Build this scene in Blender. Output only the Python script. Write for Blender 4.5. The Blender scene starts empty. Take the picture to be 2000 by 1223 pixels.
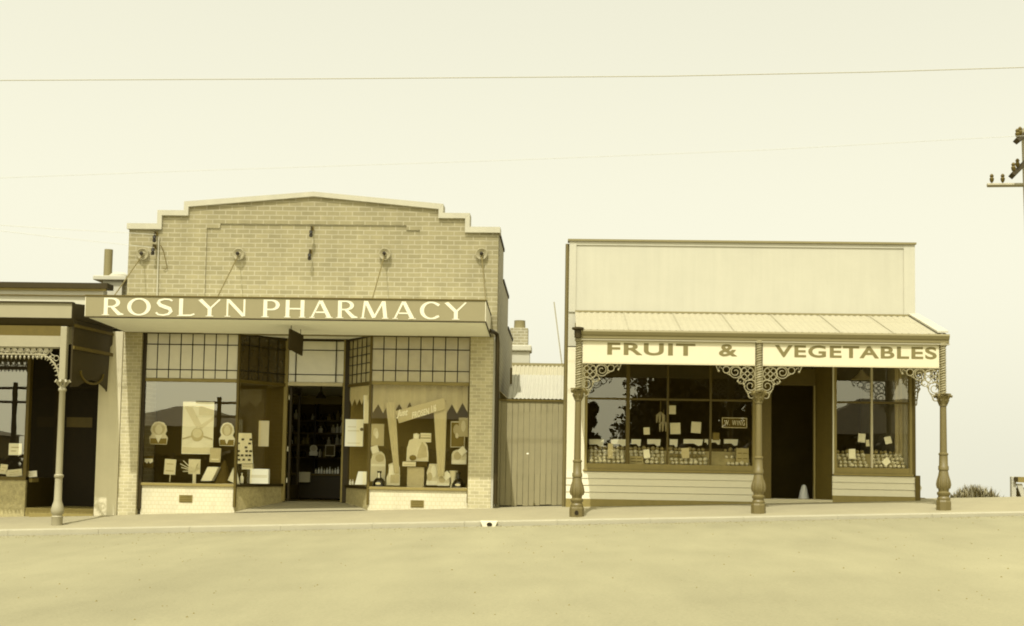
import bpy, bmesh, math, random
from mathutils import Matrix, Vector
random.seed(7)
S = bpy.context.scene
COL = S.collection
R_ = math.radians

# ------------------------------------------------------------------ camera
FL = 2473 / 2000
DIST, EYE = 22.9, 0.9
PITCH, ROLL, YAW = R_(3.96), 0.017, math.atan(.045 / FL)
CM = Matrix.Rotation(YAW, 3, 'Z') @ Matrix.Rotation(math.pi / 2 + PITCH, 3, 'X') @ Matrix.Rotation(ROLL, 3, 'Z')
SX, SY = -0.001353903915774203, 0.05789849032218268
cam_d = bpy.data.cameras.new('camera')
cam = bpy.data.objects.new('camera', cam_d)
COL.objects.link(cam)
cam.matrix_world = Matrix.Translation((0, -DIST, EYE)) @ CM.to_4x4()
cam_d.sensor_width = 36
cam_d.lens = 36 * FL
cam_d.shift_x, cam_d.shift_y = SX, SY
cam_d.clip_start, cam_d.clip_end = 0.1, 8000
S.camera = cam


def W(px, py, Y):
    """survey: a measured point of the photograph on the upright plane at depth Y"""
    d = CM @ Vector(((px - 1000) / 2000 + SX, (611.5 - py) / 2000 + SY, -FL))
    t = (Y + DIST) / d.y
    return d.x * t, EYE + d.z * t


def RC(x0, y0, x1, y1, Y):
    """survey: an upright rectangle (left, right, bottom, top) at depth Y"""
    a, b, c, d = W(x0, y0, Y), W(x1, y0, Y), W(x0, y1, Y), W(x1, y1, Y)
    return (a[0] + c[0]) / 2, (b[0] + d[0]) / 2, (c[1] + d[1]) / 2, (a[1] + b[1]) / 2


def gz(x, y=0.0):
    """height of the footpath"""
    return 0.07 + 0.0362 * x + 0.06 * min(y, 0.0)


# ------------------------------------------------------------------ mesh builder
OFF = {}


class MB:
    def __init__(s):
        s.v, s.f, s.m, s.cur = [], [], [], 0

    def add(s, vs, fs):
        n = len(s.v)
        s.v += [tuple(p) for p in vs]
        s.f += [tuple(i + n for i in f) for f in fs]
        s.m += [s.cur] * len(fs)
        return s

    def box(s, x0, x1, y0, y1, z0, z1):
        return s.add([(x0, y0, z0), (x1, y0, z0), (x1, y1, z0), (x0, y1, z0), (x0, y0, z1), (x1, y0, z1), (x1, y1, z1), (x0, y1, z1)],
                     [(0, 3, 2, 1), (4, 5, 6, 7), (0, 1, 5, 4), (1, 2, 6, 5), (2, 3, 7, 6), (3, 0, 4, 7)])

    def prism(s, pts, y0, y1):
        n = len(pts)
        vs = [(p[0], y0, p[1]) for p in pts] + [(p[0], y1, p[1]) for p in pts]
        fs = [tuple(range(n)), tuple(range(2 * n - 1, n - 1, -1))]
        fs += [(i, i + n, (i + 1) % n + n, (i + 1) % n) for i in range(n)]
        return s.add(vs, fs)

    def prism3(s, pts, vec):
        n = len(pts)
        vs = [tuple(p) for p in pts] + [tuple(Vector(p) + Vector(vec)) for p in pts]
        fs = [tuple(range(n)), tuple(range(2 * n - 1, n - 1, -1))]
        fs += [(i, i + n, (i + 1) % n + n, (i + 1) % n) for i in range(n)]
        return s.add(vs, fs)

    def quad(s, *pts):
        return s.add(pts, [tuple(range(len(pts)))])

    def tube(s, pts, r, n=6, closed=False):
        pts = [Vector(p) for p in pts]
        m = len(pts)
        rr = r if isinstance(r, (list, tuple)) else [r] * m
        vs, fs = [], []
        up = None
        for i, p in enumerate(pts):
            if closed:
                t = pts[(i + 1) % m] - pts[i - 1]
            else:
                t = pts[min(i + 1, m - 1)] - pts[max(i - 1, 0)]
            t.normalize()
            if up is None:
                a = Vector((0, 0, 1)) if abs(t.z) < .9 else Vector((1, 0, 0))
                up = (a - t * a.dot(t)).normalized()
            else:
                up = up - t * up.dot(t)
                if up.length < 1e-6:
                    up = t.orthogonal()
                up.normalize()
            b = t.cross(up)
            for k in range(n):
                q = 2 * math.pi * k / n
                vs.append(p + (up * math.cos(q) + b * math.sin(q)) * rr[i])
        for i in range(m if closed else m - 1):
            j = (i + 1) % m
            for k in range(n):
                l = (k + 1) % n
                fs.append((i * n + k, i * n + l, j * n + l, j * n + k))
        if not closed:
            fs.append(tuple(range(n - 1, -1, -1)))
            fs.append(tuple(range((m - 1) * n, m * n)))
        return s.add(vs, fs)

    def lathe(s, prof, cx, cy, n=20, cz=0.0):
        vs, fs = [], []
        for r, z in prof:
            for k in range(n):
                q = 2 * math.pi * k / n
                vs.append((cx + r * math.cos(q), cy + r * math.sin(q), cz + z))
        m = len(prof)
        for i in range(m - 1):
            for k in range(n):
                l = (k + 1) % n
                fs.append((i * n + k, i * n + l, (i + 1) * n + l, (i + 1) * n + k))
        fs.append(tuple(range(n - 1, -1, -1)))
        fs.append(tuple(range((m - 1) * n, m * n)))
        return s.add(vs, fs)

    def ball(s, c, r, n=10, m=6, sc=(1, 1, 1)):
        vs = [(c[0], c[1], c[2] - r * sc[2])]
        for i in range(1, m):
            a = math.pi * i / m
            for k in range(n):
                q = 2 * math.pi * k / n
                vs.append((c[0] + r * sc[0] * math.sin(a) * math.cos(q), c[1] + r * sc[1] * math.sin(a) * math.sin(q), c[2] - r * sc[2] * math.cos(a)))
        vs.append((c[0], c[1], c[2] + r * sc[2]))
        fs = []
        for k in range(n):
            l = (k + 1) % n
            fs.append((0, 1 + l, 1 + k))
            for i in range(m - 2):
                fs.append((1 + i * n + k, 1 + i * n + l, 1 + (i + 1) * n + l, 1 + (i + 1) * n + k))
            fs.append((len(vs) - 1, 1 + (m - 2) * n + k, 1 + (m - 2) * n + l))
        return s.add(vs, fs)

    def build(s, name, mat, parent=None, smooth=False, bevel=0.0, loc=None):
        off = Vector(loc) if loc is not None else Vector(OFF.get(parent.name, (0, 0, 0)) if parent else (0, 0, 0))
        me = bpy.data.meshes.new(name)
        me.from_pydata([tuple(Vector(p) - off) for p in s.v], [], s.f)
        mats = mat if isinstance(mat, (list, tuple)) else [mat]
        for m in mats:
            me.materials.append(m)
        if len(mats) > 1:
            me.polygons.foreach_set('material_index', s.m)
        bm = bmesh.new()
        bm.from_mesh(me)
        bmesh.ops.recalc_face_normals(bm, faces=bm.faces)
        bm.to_mesh(me)
        bm.free()
        if smooth:
            me.polygons.foreach_set('use_smooth', [True] * len(me.polygons))
            me.set_sharp_from_angle(angle=R_(42))
        o = bpy.data.objects.new(name, me)
        COL.objects.link(o)
        if parent:
            o.parent = parent
            OFF[o.name] = tuple(off)
        elif loc is not None:
            o.location = off
            OFF[o.name] = tuple(off)
        if bevel:
            b = o.modifiers.new('bevel', 'BEVEL')
            b.width, b.segments, b.limit_method, b.angle_limit = bevel, 2, 'ANGLE', R_(50)
        return o


def tag(o, label=None, cat=None, group=None, kind=None):
    if label:
        o['label'] = label
    if cat:
        o['category'] = cat
    if group:
        o['group'] = group
    if kind:
        o['kind'] = kind
    return o


def thing(name, loc, label, cat, group=None):
    o = bpy.data.objects.new(name, None)
    o.empty_display_size = .1
    COL.objects.link(o)
    o.location = loc
    OFF[o.name] = tuple(loc)
    return tag(o, label, cat, group)


# ------------------------------------------------------------------ materials
PAL = [(0, 0, 0), (35, 26, 2), (60, 48, 8), (100, 85, 27), (130, 114, 51), (150, 136, 71), (180, 168, 105), (205, 195, 138), (225, 218, 176), (240, 236, 207), (255, 254, 240)]


def lin(c):
    c /= 255.0
    return c / 12.92 if c <= .04045 else ((c + .055) / 1.055) ** 2.4


SHADE_LIFT = {'tan_plaster', 'canopy_soffit', 'glazed_pier_brick', 'mottled_tile', 'interior_brown', 'interior_cream', 'interior_dark', 'interior_floor', 'white_card', 'buff_card', 'tan_card', 'brown_card', 'tan_crepe', 'fruit_skin', 'ripe_fruit_skin', 'crate_wood', 'leadlight_pale', 'leadlight_tan', 'leadlight_dark', 'leadlight_door', 'cream_letter_paint', 'white_paint', 'sign_white', 'stall_tile', 'tan_joinery', 'brown_joinery', 'pale_joinery'}  # mostly shaded surfaces, base colour lightened in place of fill light
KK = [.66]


def pal(r, k=None):
    k = k or KK[0]
    for a, b in zip(PAL, PAL[1:]):
        if a[0] <= r <= b[0]:
            t = (r - a[0]) / (b[0] - a[0])
            c = [lin(a[i] + (b[i] - a[i]) * t) * k for i in range(3)]
            c[2] = min(c[2] * (1 + .36 * min(1, r / 170) * max(0, min(1, (238 - r) / 40))), c[1])
            c[1] = min(c[1] * 1.01, c[0])
            c[2] = min(c[2] * 1.06, c[1])
            return (c[0], c[1], c[2], 1)


def newmat(name):
    KK[0] = .92 if name in SHADE_LIFT else .54
    m = bpy.data.materials.new(name)
    m.use_nodes = True
    nt = m.node_tree
    return m, nt, nt.nodes['Principled BSDF']


def nn(nt, typ, **kw):
    n = nt.nodes.new(typ)
    for k, v in kw.items():
        setattr(n, k, v)
    return n


def mat(name, r, var=.1, scale=6.0, rough=.75, bump=.15, streak=0.0, fine=60.0, spec=.25, metal=0.0):
    """painted / plastered / wooden surface with soft blotches, fine grain and optional run-down streaks"""
    m, nt, bs = newmat(name)
    L = nt.links
    tc = nn(nt, 'ShaderNodeTexCoord')
    n1 = nn(nt, 'ShaderNodeTexNoise')
    n1.inputs['Scale'].default_value = scale
    n1.inputs['Detail'].default_value = 6
    n1.inputs['Roughness'].default_value = .65
    L.new(tc.outputs['Object'], n1.inputs['Vector'])
    n2 = nn(nt, 'ShaderNodeTexNoise')
    n2.inputs['Scale'].default_value = fine
    n2.inputs['Detail'].default_value = 3
    L.new(tc.outputs['Object'], n2.inputs['Vector'])
    mp = nn(nt, 'ShaderNodeMapping')
    mp.inputs['Scale'].default_value = (9, 9, .7)
    L.new(tc.outputs['Object'], mp.inputs['Vector'])
    n3 = nn(nt, 'ShaderNodeTexNoise')
    n3.inputs['Scale'].default_value = 1.0
    n3.inputs['Detail'].default_value = 5
    L.new(mp.outputs['Vector'], n3.inputs['Vector'])
    a = nn(nt, 'ShaderNodeMath', operation='MULTIPLY_ADD')
    a.inputs[1].default_value = 2 * var
    a.inputs[2].default_value = 1 - var
    L.new(n1.outputs['Fac'], a.inputs[0])
    b = nn(nt, 'ShaderNodeMath', operation='MULTIPLY_ADD')
    b.inputs[1].default_value = var
    b.inputs[2].default_value = -var / 2
    L.new(n2.outputs['Fac'], b.inputs[0])
    c = nn(nt, 'ShaderNodeMath', operation='MULTIPLY_ADD')
    c.inputs[1].default_value = 2 * streak
    c.inputs[2].default_value = -streak
    L.new(n3.outputs['Fac'], c.inputs[0])
    d = nn(nt, 'ShaderNodeMath', operation='ADD')
    L.new(a.outputs[0], d.inputs[0])
    L.new(b.outputs[0], d.inputs[1])
    e = nn(nt, 'ShaderNodeMath', operation='ADD')
    L.new(d.outputs[0], e.inputs[0])
    L.new(c.outputs[0], e.inputs[1])
    mul = nn(nt, 'ShaderNodeVectorMath', operation='SCALE')
    mul.inputs[0].default_value = pal(r)[:3]
    L.new(e.outputs[0], mul.inputs['Scale'])
    L.new(mul.outputs[0], bs.inputs['Base Color'])
    bs.inputs['Roughness'].default_value = rough
    bs.inputs['Specular IOR Level'].default_value = spec
    bs.inputs['Metallic'].default_value = metal
    if bump:
        bp = nn(nt, 'ShaderNodeBump')
        bp.inputs['Strength'].default_value = bump
        bp.inputs['Distance'].default_value = .01
        L.new(d.outputs[0], bp.inputs['Height'])
        L.new(bp.outputs[0], bs.inputs['Normal'])
    return m


def brickmat(name, rb, rm, bw=.235, bh=.086, ms=.011, var=.1, rough=.85, spread=.5, offs=(0, 0)):
    m, nt, bs = newmat(name)
    L = nt.links
    tc = nn(nt, 'ShaderNodeTexCoord')
    sp = nn(nt, 'ShaderNodeSeparateXYZ')
    L.new(tc.outputs['Object'], sp.inputs[0])
    ad = nn(nt, 'ShaderNodeMath', operation='ADD')
    L.new(sp.outputs[0], ad.inputs[0])
    L.new(sp.outputs[1], ad.inputs[1])
    cb = nn(nt, 'ShaderNodeCombineXYZ')
    L.new(ad.outputs[0], cb.inputs[0])
    L.new(sp.outputs[2], cb.inputs[1])
    # slightly uneven courses
    nz = nn(nt, 'ShaderNodeTexNoise')
    nz.inputs['Scale'].default_value = 5
    L.new(cb.outputs[0], nz.inputs['Vector'])
    wv = nn(nt, 'ShaderNodeVectorMath', operation='MULTIPLY_ADD')
    wv.inputs[1].default_value = (.01, .01, 0)
    L.new(nz.outputs['Color'], wv.inputs[0])
    L.new(cb.outputs[0], wv.inputs[2])
    br = nn(nt, 'ShaderNodeTexBrick')
    br.inputs['Scale'].default_value = 1
    br.inputs['Brick Width'].default_value = bw
    br.inputs['Row Height'].default_value = bh
    br.inputs['Mortar Size'].default_value = ms
    br.inputs['Mortar Smooth'].default_value = .3
    br.inputs['Color1'].default_value = pal(rb)
    br.inputs['Color2'].default_value = tuple(x * (1 - spread * .5) for x in pal(rb)[:3]) + (1,)
    br.inputs['Mortar'].default_value = pal(rm)
    L.new(wv.outputs[0], br.inputs['Vector'])
    n1 = nn(nt, 'ShaderNodeTexNoise')
    n1.inputs['Scale'].default_value = 2.2
    n1.inputs['Detail'].default_value = 7
    n1.inputs['Roughness'].default_value = .7
    L.new(tc.outputs['Object'], n1.inputs['Vector'])
    a = nn(nt, 'ShaderNodeMath', operation='MULTIPLY_ADD')
    a.inputs[1].default_value = 4 * var
    a.inputs[2].default_value = 1 - 2 * var
    L.new(n1.outputs['Fac'], a.inputs[0])
    mp = nn(nt, 'ShaderNodeMapping')
    mp.inputs['Scale'].default_value = (4, 4, .35)
    L.new(tc.outputs['Object'], mp.inputs['Vector'])
    n3 = nn(nt, 'ShaderNodeTexNoise')
    n3.inputs['Scale'].default_value = 1
    n3.inputs['Detail'].default_value = 6
    L.new(mp.outputs[0], n3.inputs['Vector'])
    a2 = nn(nt, 'ShaderNodeMath', operation='MULTIPLY_ADD')
    a2.inputs[1].default_value = .34
    L.new(n3.outputs['Fac'], a2.inputs[0])
    L.new(a.outputs[0], a2.inputs[2])
    a3 = nn(nt, 'ShaderNodeMath', operation='ADD')
    a3.inputs[1].default_value = -.17
    L.new(a2.outputs[0], a3.inputs[0])
    mul = nn(nt, 'ShaderNodeVectorMath', operation='SCALE')
    L.new(br.outputs['Color'], mul.inputs[0])
    L.new(a3.outputs[0], mul.inputs['Scale'])
    L.new(mul.outputs[0], bs.inputs['Base Color'])
    bs.inputs['Roughness'].default_value = rough
    bs.inputs['Specular IOR Level'].default_value = .2
    bp = nn(nt, 'ShaderNodeBump')
    bp.invert = True
    bp.inputs['Strength'].default_value = .35
    bp.inputs['Distance'].default_value = .006
    L.new(br.outputs['Fac'], bp.inputs['Height'])
    L.new(bp.outputs[0], bs.inputs['Normal'])
    return m


def glassmat(name, refl=.3, tint=(1, .97, .85), wav=0.0, rough=0.0):
    m = bpy.data.materials.new(name)
    m.use_nodes = True
    nt = m.node_tree
    nt.nodes.clear()
    L = nt.links
    out = nn(nt, 'ShaderNodeOutputMaterial')
    mx = nn(nt, 'ShaderNodeAddShader')
    tr = nn(nt, 'ShaderNodeBsdfTransparent')
    tr.inputs[0].default_value = (tint[0] * (1 - refl * .45), tint[1] * (1 - refl * .45), tint[2] * (1 - refl * .45), 1)
    gl = nn(nt, 'ShaderNodeBsdfGlossy')
    gl.inputs['Roughness'].default_value = rough
    gl.inputs['Color'].default_value = (refl, refl * .95, refl * .75, 1)
    L.new(tr.outputs[0], mx.inputs[0])
    L.new(gl.outputs[0], mx.inputs[1])
    L.new(mx.outputs[0], out.inputs[0])
    if wav:
        tc = nn(nt, 'ShaderNodeTexCoord')
        nz = nn(nt, 'ShaderNodeTexNoise')
        nz.inputs['Scale'].default_value = 1.6
        L.new(tc.outputs['Object'], nz.inputs['Vector'])
        bp = nn(nt, 'ShaderNodeBump')
        bp.inputs['Strength'].default_value = wav
        bp.inputs['Distance'].default_value = .02
        L.new(nz.outputs['Fac'], bp.inputs['Height'])
        L.new(bp.outputs[0], gl.inputs['Normal'])
    return m


def obscured(name, r, var=.25, trans=.5):
    """leadlight glass: cloudy, half-translucent with a soft sheen"""
    m, nt, bs = newmat(name)
    L = nt.links
    tc = nn(nt, 'ShaderNodeTexCoord')
    n1 = nn(nt, 'ShaderNodeTexNoise')
    n1.inputs['Scale'].default_value = 5
    n1.inputs['Detail'].default_value = 5
    L.new(tc.outputs['Object'], n1.inputs['Vector'])
    a = nn(nt, 'ShaderNodeMath', operation='MULTIPLY_ADD')
    a.inputs[1].default_value = 2 * var
    a.inputs[2].default_value = 1 - var
    L.new(n1.outputs['Fac'], a.inputs[0])
    mul = nn(nt, 'ShaderNodeVectorMath', operation='SCALE')
    mul.inputs[0].default_value = pal(r)[:3]
    L.new(a.outputs[0], mul.inputs['Scale'])
    L.new(mul.outputs[0], bs.inputs['Base Color'])
    bs.inputs['Roughness'].default_value = .22
    bs.inputs['Specular IOR Level'].default_value = .8
    n2 = nn(nt, 'ShaderNodeTexNoise')
    n2.inputs['Scale'].default_value = 14
    L.new(tc.outputs['Object'], n2.inputs['Vector'])
    bp = nn(nt, 'ShaderNodeBump')
    bp.inputs['Strength'].default_value = .3
    bp.inputs['Distance'].default_value = .01
    L.new(n2.outputs['Fac'], bp.inputs['Height'])
    L.new(bp.outputs[0], bs.inputs['Normal'])
    return m


def roadmat():
    m, nt, bs = newmat('road_surface')
    L = nt.links
    tc = nn(nt, 'ShaderNodeTexCoord')
    mp = nn(nt, 'ShaderNodeMapping')
    mp.inputs['Scale'].default_value = (.95, .3, 1)
    mp.inputs['Rotation'].default_value = (0, 0, .06)
    L.new(tc.outputs['Object'], mp.inputs[0])
    n1 = nn(nt, 'ShaderNodeTexNoise')
    n1.inputs['Scale'].default_value = 1.3
    n1.inputs['Detail'].default_value = 8
    n1.inputs['Roughness'].default_value = .62
    L.new(mp.outputs[0], n1.inputs['Vector'])
    n2 = nn(nt, 'ShaderNodeTexNoise')
    n2.inputs['Scale'].default_value = 38
    n2.inputs['Detail'].default_value = 4
    L.new(tc.outputs['Object'], n2.inputs['Vector'])
    mp2 = nn(nt, 'ShaderNodeMapping')
    mp2.inputs['Scale'].default_value = (2.6, .7, 1)
    mp2.inputs['Rotation'].default_value = (0, 0, -.03)
    L.new(tc.outputs['Object'], mp2.inputs[0])
    n3 = nn(nt, 'ShaderNodeTexNoise')
    n3.inputs['Scale'].default_value = 1
    n3.inputs['Detail'].default_value = 5
    L.new(mp2.outputs[0], n3.inputs['Vector'])
    s1 = nn(nt, 'ShaderNodeMath', operation='MULTIPLY_ADD')
    s1.inputs[1].default_value = .34
    s1.inputs[2].default_value = .83
    L.new(n1.outputs['Fac'], s1.inputs[0])
    s2 = nn(nt, 'ShaderNodeMath', operation='MULTIPLY_ADD')
    s2.inputs[1].default_value = .3
    L.new(n2.outputs['Fac'], s2.inputs[0])
    L.new(s1.outputs[0], s2.inputs[2])
    s3 = nn(nt, 'ShaderNodeMath', operation='MULTIPLY_ADD')
    s3.inputs[1].default_value = .12
    L.new(n3.outputs['Fac'], s3.inputs[0])
    L.new(s2.outputs[0], s3.inputs[2])
    s4 = nn(nt, 'ShaderNodeMath', operation='ADD')
    s4.inputs[1].default_value = -.21
    L.new(s3.outputs[0], s4.inputs[0])
    # wide worn and oiled patches, grit
    n5 = nn(nt, 'ShaderNodeTexNoise')
    n5.inputs['Scale'].default_value = .16
    n5.inputs['Detail'].default_value = 4
    mp5 = nn(nt, 'ShaderNodeMapping')
    mp5.inputs['Scale'].default_value = (1.3, .6, 1)
    mp5.inputs['Rotation'].default_value = (0, 0, .5)
    L.new(tc.outputs['Object'], mp5.inputs[0])
    L.new(mp5.outputs[0], n5.inputs['Vector'])
    vo = nn(nt, 'ShaderNodeTexVoronoi')
    vo.inputs['Scale'].default_value = 16
    L.new(tc.outputs['Object'], vo.inputs['Vector'])
    lt = nn(nt, 'ShaderNodeMath', operation='LESS_THAN')
    lt.inputs[1].default_value = .1
    L.new(vo.outputs['Distance'], lt.inputs[0])
    s5 = nn(nt, 'ShaderNodeMath', operation='MULTIPLY_ADD')
    s5.inputs[1].default_value = -.22
    L.new(lt.outputs[0], s5.inputs[0])
    L.new(s4.outputs[0], s5.inputs[2])
    s6 = nn(nt, 'ShaderNodeMath', operation='MULTIPLY_ADD')
    s6.inputs[1].default_value = .5
    L.new(n5.outputs['Fac'], s6.inputs[0])
    s7 = nn(nt, 'ShaderNodeMath', operation='ADD')
    s7.inputs[1].default_value = -.25
    L.new(s5.outputs[0], s7.inputs[0])
    L.new(s7.outputs[0], s6.inputs[2])
    mul = nn(nt, 'ShaderNodeVectorMath', operation='SCALE')
    # faint wheel tracks worn along the street
    wv = nn(nt, 'ShaderNodeTexWave', bands_direction='Y')
    wv.inputs['Scale'].default_value = .2
    wv.inputs['Distortion'].default_value = 2.6
    wv.inputs['Detail'].default_value = 3
    wv.inputs['Detail Scale'].default_value = .35
    mp3 = nn(nt, 'ShaderNodeMapping')
    mp3.inputs['Scale'].default_value = (.18, 1, 1)
    mp3.inputs['Rotation'].default_value = (0, 0, .12)
    L.new(tc.outputs['Object'], mp3.inputs[0])
    L.new(mp3.outputs[0], wv.inputs['Vector'])
    s8 = nn(nt, 'ShaderNodeMath', operation='MULTIPLY_ADD')
    s8.inputs[1].default_value = .025
    L.new(wv.outputs['Fac'], s8.inputs[0])
    L.new(s6.outputs[0], s8.inputs[2])
    q = pal(ROAD_R)
    mul.inputs[0].default_value = (q[0], q[1] * 1.05, q[2] * 1.17)
    L.new(s8.outputs[0], mul.inputs['Scale'])
    L.new(mul.outputs[0], bs.inputs['Base Color'])
    bs.inputs['Roughness'].default_value = .95
    bs.inputs['Specular IOR Level'].default_value = .05
    bp = nn(nt, 'ShaderNodeBump')
    bp.inputs['Strength'].default_value = .4
    bp.inputs['Distance'].default_value = .02
    L.new(s2.outputs[0], bp.inputs['Height'])
    L.new(bp.outputs[0], bs.inputs['Normal'])
    return m


ROAD_R = 178
M = dict(
    brick=brickmat('front_brick', 178, 194, var=.12, spread=.34),
    sidebrick=brickmat('side_brick', 200, 214, var=.1, spread=.3),
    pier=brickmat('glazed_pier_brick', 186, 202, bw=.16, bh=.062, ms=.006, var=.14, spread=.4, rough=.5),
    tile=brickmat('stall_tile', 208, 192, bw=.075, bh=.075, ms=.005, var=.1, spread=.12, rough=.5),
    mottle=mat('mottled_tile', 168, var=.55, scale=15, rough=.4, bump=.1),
    chimbrick=brickmat('chimney_brick', 190, 215, bw=.2, bh=.08, ms=.012, var=.15, spread=.4),
    plaster=mat('cream_plaster', 224, var=.08, scale=2.5, streak=.05),
    whitewall=mat('white_painted_boards', 226, var=.09, scale=1.4, streak=.07, bump=.08),
    white=mat('white_paint', 214, var=.05, streak=.02, bump=.05),
    board=mat('sign_white', 206, var=.04, streak=.025, bump=.05),
    coping=mat('coping_cement', 216, var=.1, scale=4, streak=.06),
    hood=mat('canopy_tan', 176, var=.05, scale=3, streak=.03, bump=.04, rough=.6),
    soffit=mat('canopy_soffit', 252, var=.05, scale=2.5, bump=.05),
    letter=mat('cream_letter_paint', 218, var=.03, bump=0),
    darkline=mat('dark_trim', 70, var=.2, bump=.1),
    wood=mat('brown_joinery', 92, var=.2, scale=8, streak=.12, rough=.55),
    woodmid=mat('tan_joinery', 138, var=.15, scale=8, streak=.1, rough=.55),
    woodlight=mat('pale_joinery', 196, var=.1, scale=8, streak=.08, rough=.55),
    gate=mat('gate_boards', 178, var=.14, scale=5, streak=.16, rough=.85),
    darkwood=mat('dark_joinery', 68, var=.25, scale=8, streak=.15, rough=.5),
    lead=mat('lead_came', 48, var=.1, bump=0, rough=.5),
    iron=mat('olive_cast_iron', 132, var=.1, scale=12, rough=.5, bump=.2, spec=.5),
    lace=mat('cast_iron_lace', 178, var=.12, scale=10, rough=.55, bump=.1),
    paletan=mat('pale_tan_paint', 190, var=.05, scale=3, streak=.03, bump=.04, rough=.6),
    tanplaster=mat('tan_plaster', 200, var=.1, scale=2.5, streak=.08),
    rosette=mat('rosette_iron', 186, var=.06, scale=8, rough=.5, bump=0),
    paleiron=mat('pale_painted_iron', 190, var=.08, scale=10, rough=.5, bump=.1, spec=.4),
    corr=mat('painted_iron_roof', 202, var=.08, scale=2, streak=.05, rough=.6),
    gutter=mat('gutter_tan', 164, var=.06, scale=4, streak=.05, rough=.5),
    slletter=mat('brown_sign_letters', 150, var=.12, scale=14, bump=0),
    shade=mat('dark_board', 72, var=.2),
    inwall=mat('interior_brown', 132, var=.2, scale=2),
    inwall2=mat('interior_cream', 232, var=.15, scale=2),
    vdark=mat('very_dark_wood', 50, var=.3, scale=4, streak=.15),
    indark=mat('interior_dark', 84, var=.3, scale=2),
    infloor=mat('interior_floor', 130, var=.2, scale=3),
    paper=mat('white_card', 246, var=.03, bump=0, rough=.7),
    card=mat('buff_card', 228, var=.1, scale=20, bump=0, rough=.7),
    tancard=mat('tan_card', 200, var=.12, scale=14, bump=0, rough=.7),
    browncard=mat('brown_card', 132, var=.15, scale=14, bump=0, rough=.7),
    cloth=mat('tan_crepe', 206, var=.1, scale=10, streak=.14, bump=.2, rough=.9),
    blackglass=mat('dark_bottle_glass', 40, var=.1, rough=.08, spec=.7, bump=0),
    amber=mat('amber_bottle', 74, var=.25, rough=.12, spec=.6, bump=0),
    fruit=mat('fruit_skin', 226, var=.28, scale=9, rough=.35, spec=.5, bump=.05),
    fruitdark=mat('ripe_fruit_skin', 160, var=.3, scale=9, rough=.35, spec=.5, bump=.05),
    crate=mat('crate_wood', 178, var=.2, scale=9, streak=.15),
    path=mat('footpath_concrete', 190, var=.16, scale=1.4, rough=.95, bump=.3, fine=30, spec=.05),
    kerb=mat('kerb_stone', 208, var=.14, scale=2.5, rough=.95, bump=.3, spec=.05),
    earth=mat('dry_ground', 150, var=.3, scale=.8, rough=1, bump=.4, spec=0),
    pole=mat('weathered_pole', 196, var=.15, scale=4, streak=.15),
    polearm=mat('dark_crossarm', 66, var=.2),
    wire=mat('wire', 212, var=.05, bump=0),
    wire2=mat('faint_wire', 240, var=.05, bump=0),
    leafd=mat('far_leaf', 88, var=.35, scale=3, rough=.6, bump=0),
    leaf=mat('tussock_leaf', 186, var=.4, scale=9, rough=.7, bump=0),
    leaf2=mat('tussock_leaf_dark', 128, var=.4, scale=9, rough=.7, bump=0),
    bark=mat('bark', 90, var=.3, scale=8),
    hroof=mat('house_roof_slate', 84, var=.2, scale=3),
    hwall=mat('house_wall', 120, var=.15, scale=2),
    stone=mat('field_stone', 150, var=.25, scale=7, bump=.5),
    glass=glassmat('window_glass', .24, wav=.012),
    glassf=glassmat('fruit_window_glass', .16, wav=.03),
    glassd=glassmat('recess_glass', .1),
    ob_pale=obscured('leadlight_pale', 206, .12),
    ob_tan=obscured('leadlight_tan', 176, .22),
    ob_dark=obscured('leadlight_dark', 66, .3),
    ob_door=obscured('leadlight_door', 226, .1),
)
M['road'] = roadmat()


# ------------------------------------------------------------------ lettering
def arc(cx, cy, rx, ry, a0, a1, wx, wy, n=18):
    """stroke of an ellipse arc: thick wx where it runs upright, thin wy where it runs level"""
    out = []
    for i in range(n + 1):
        a = R_(a0 + (a1 - a0) * i / n)
        w = wx * abs(math.cos(a)) ** 1.5 + wy * (1 - abs(math.cos(a)) ** 1.5)
        out.append((cx + rx * math.cos(a), cy + ry * math.sin(a), w))
    return out


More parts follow.
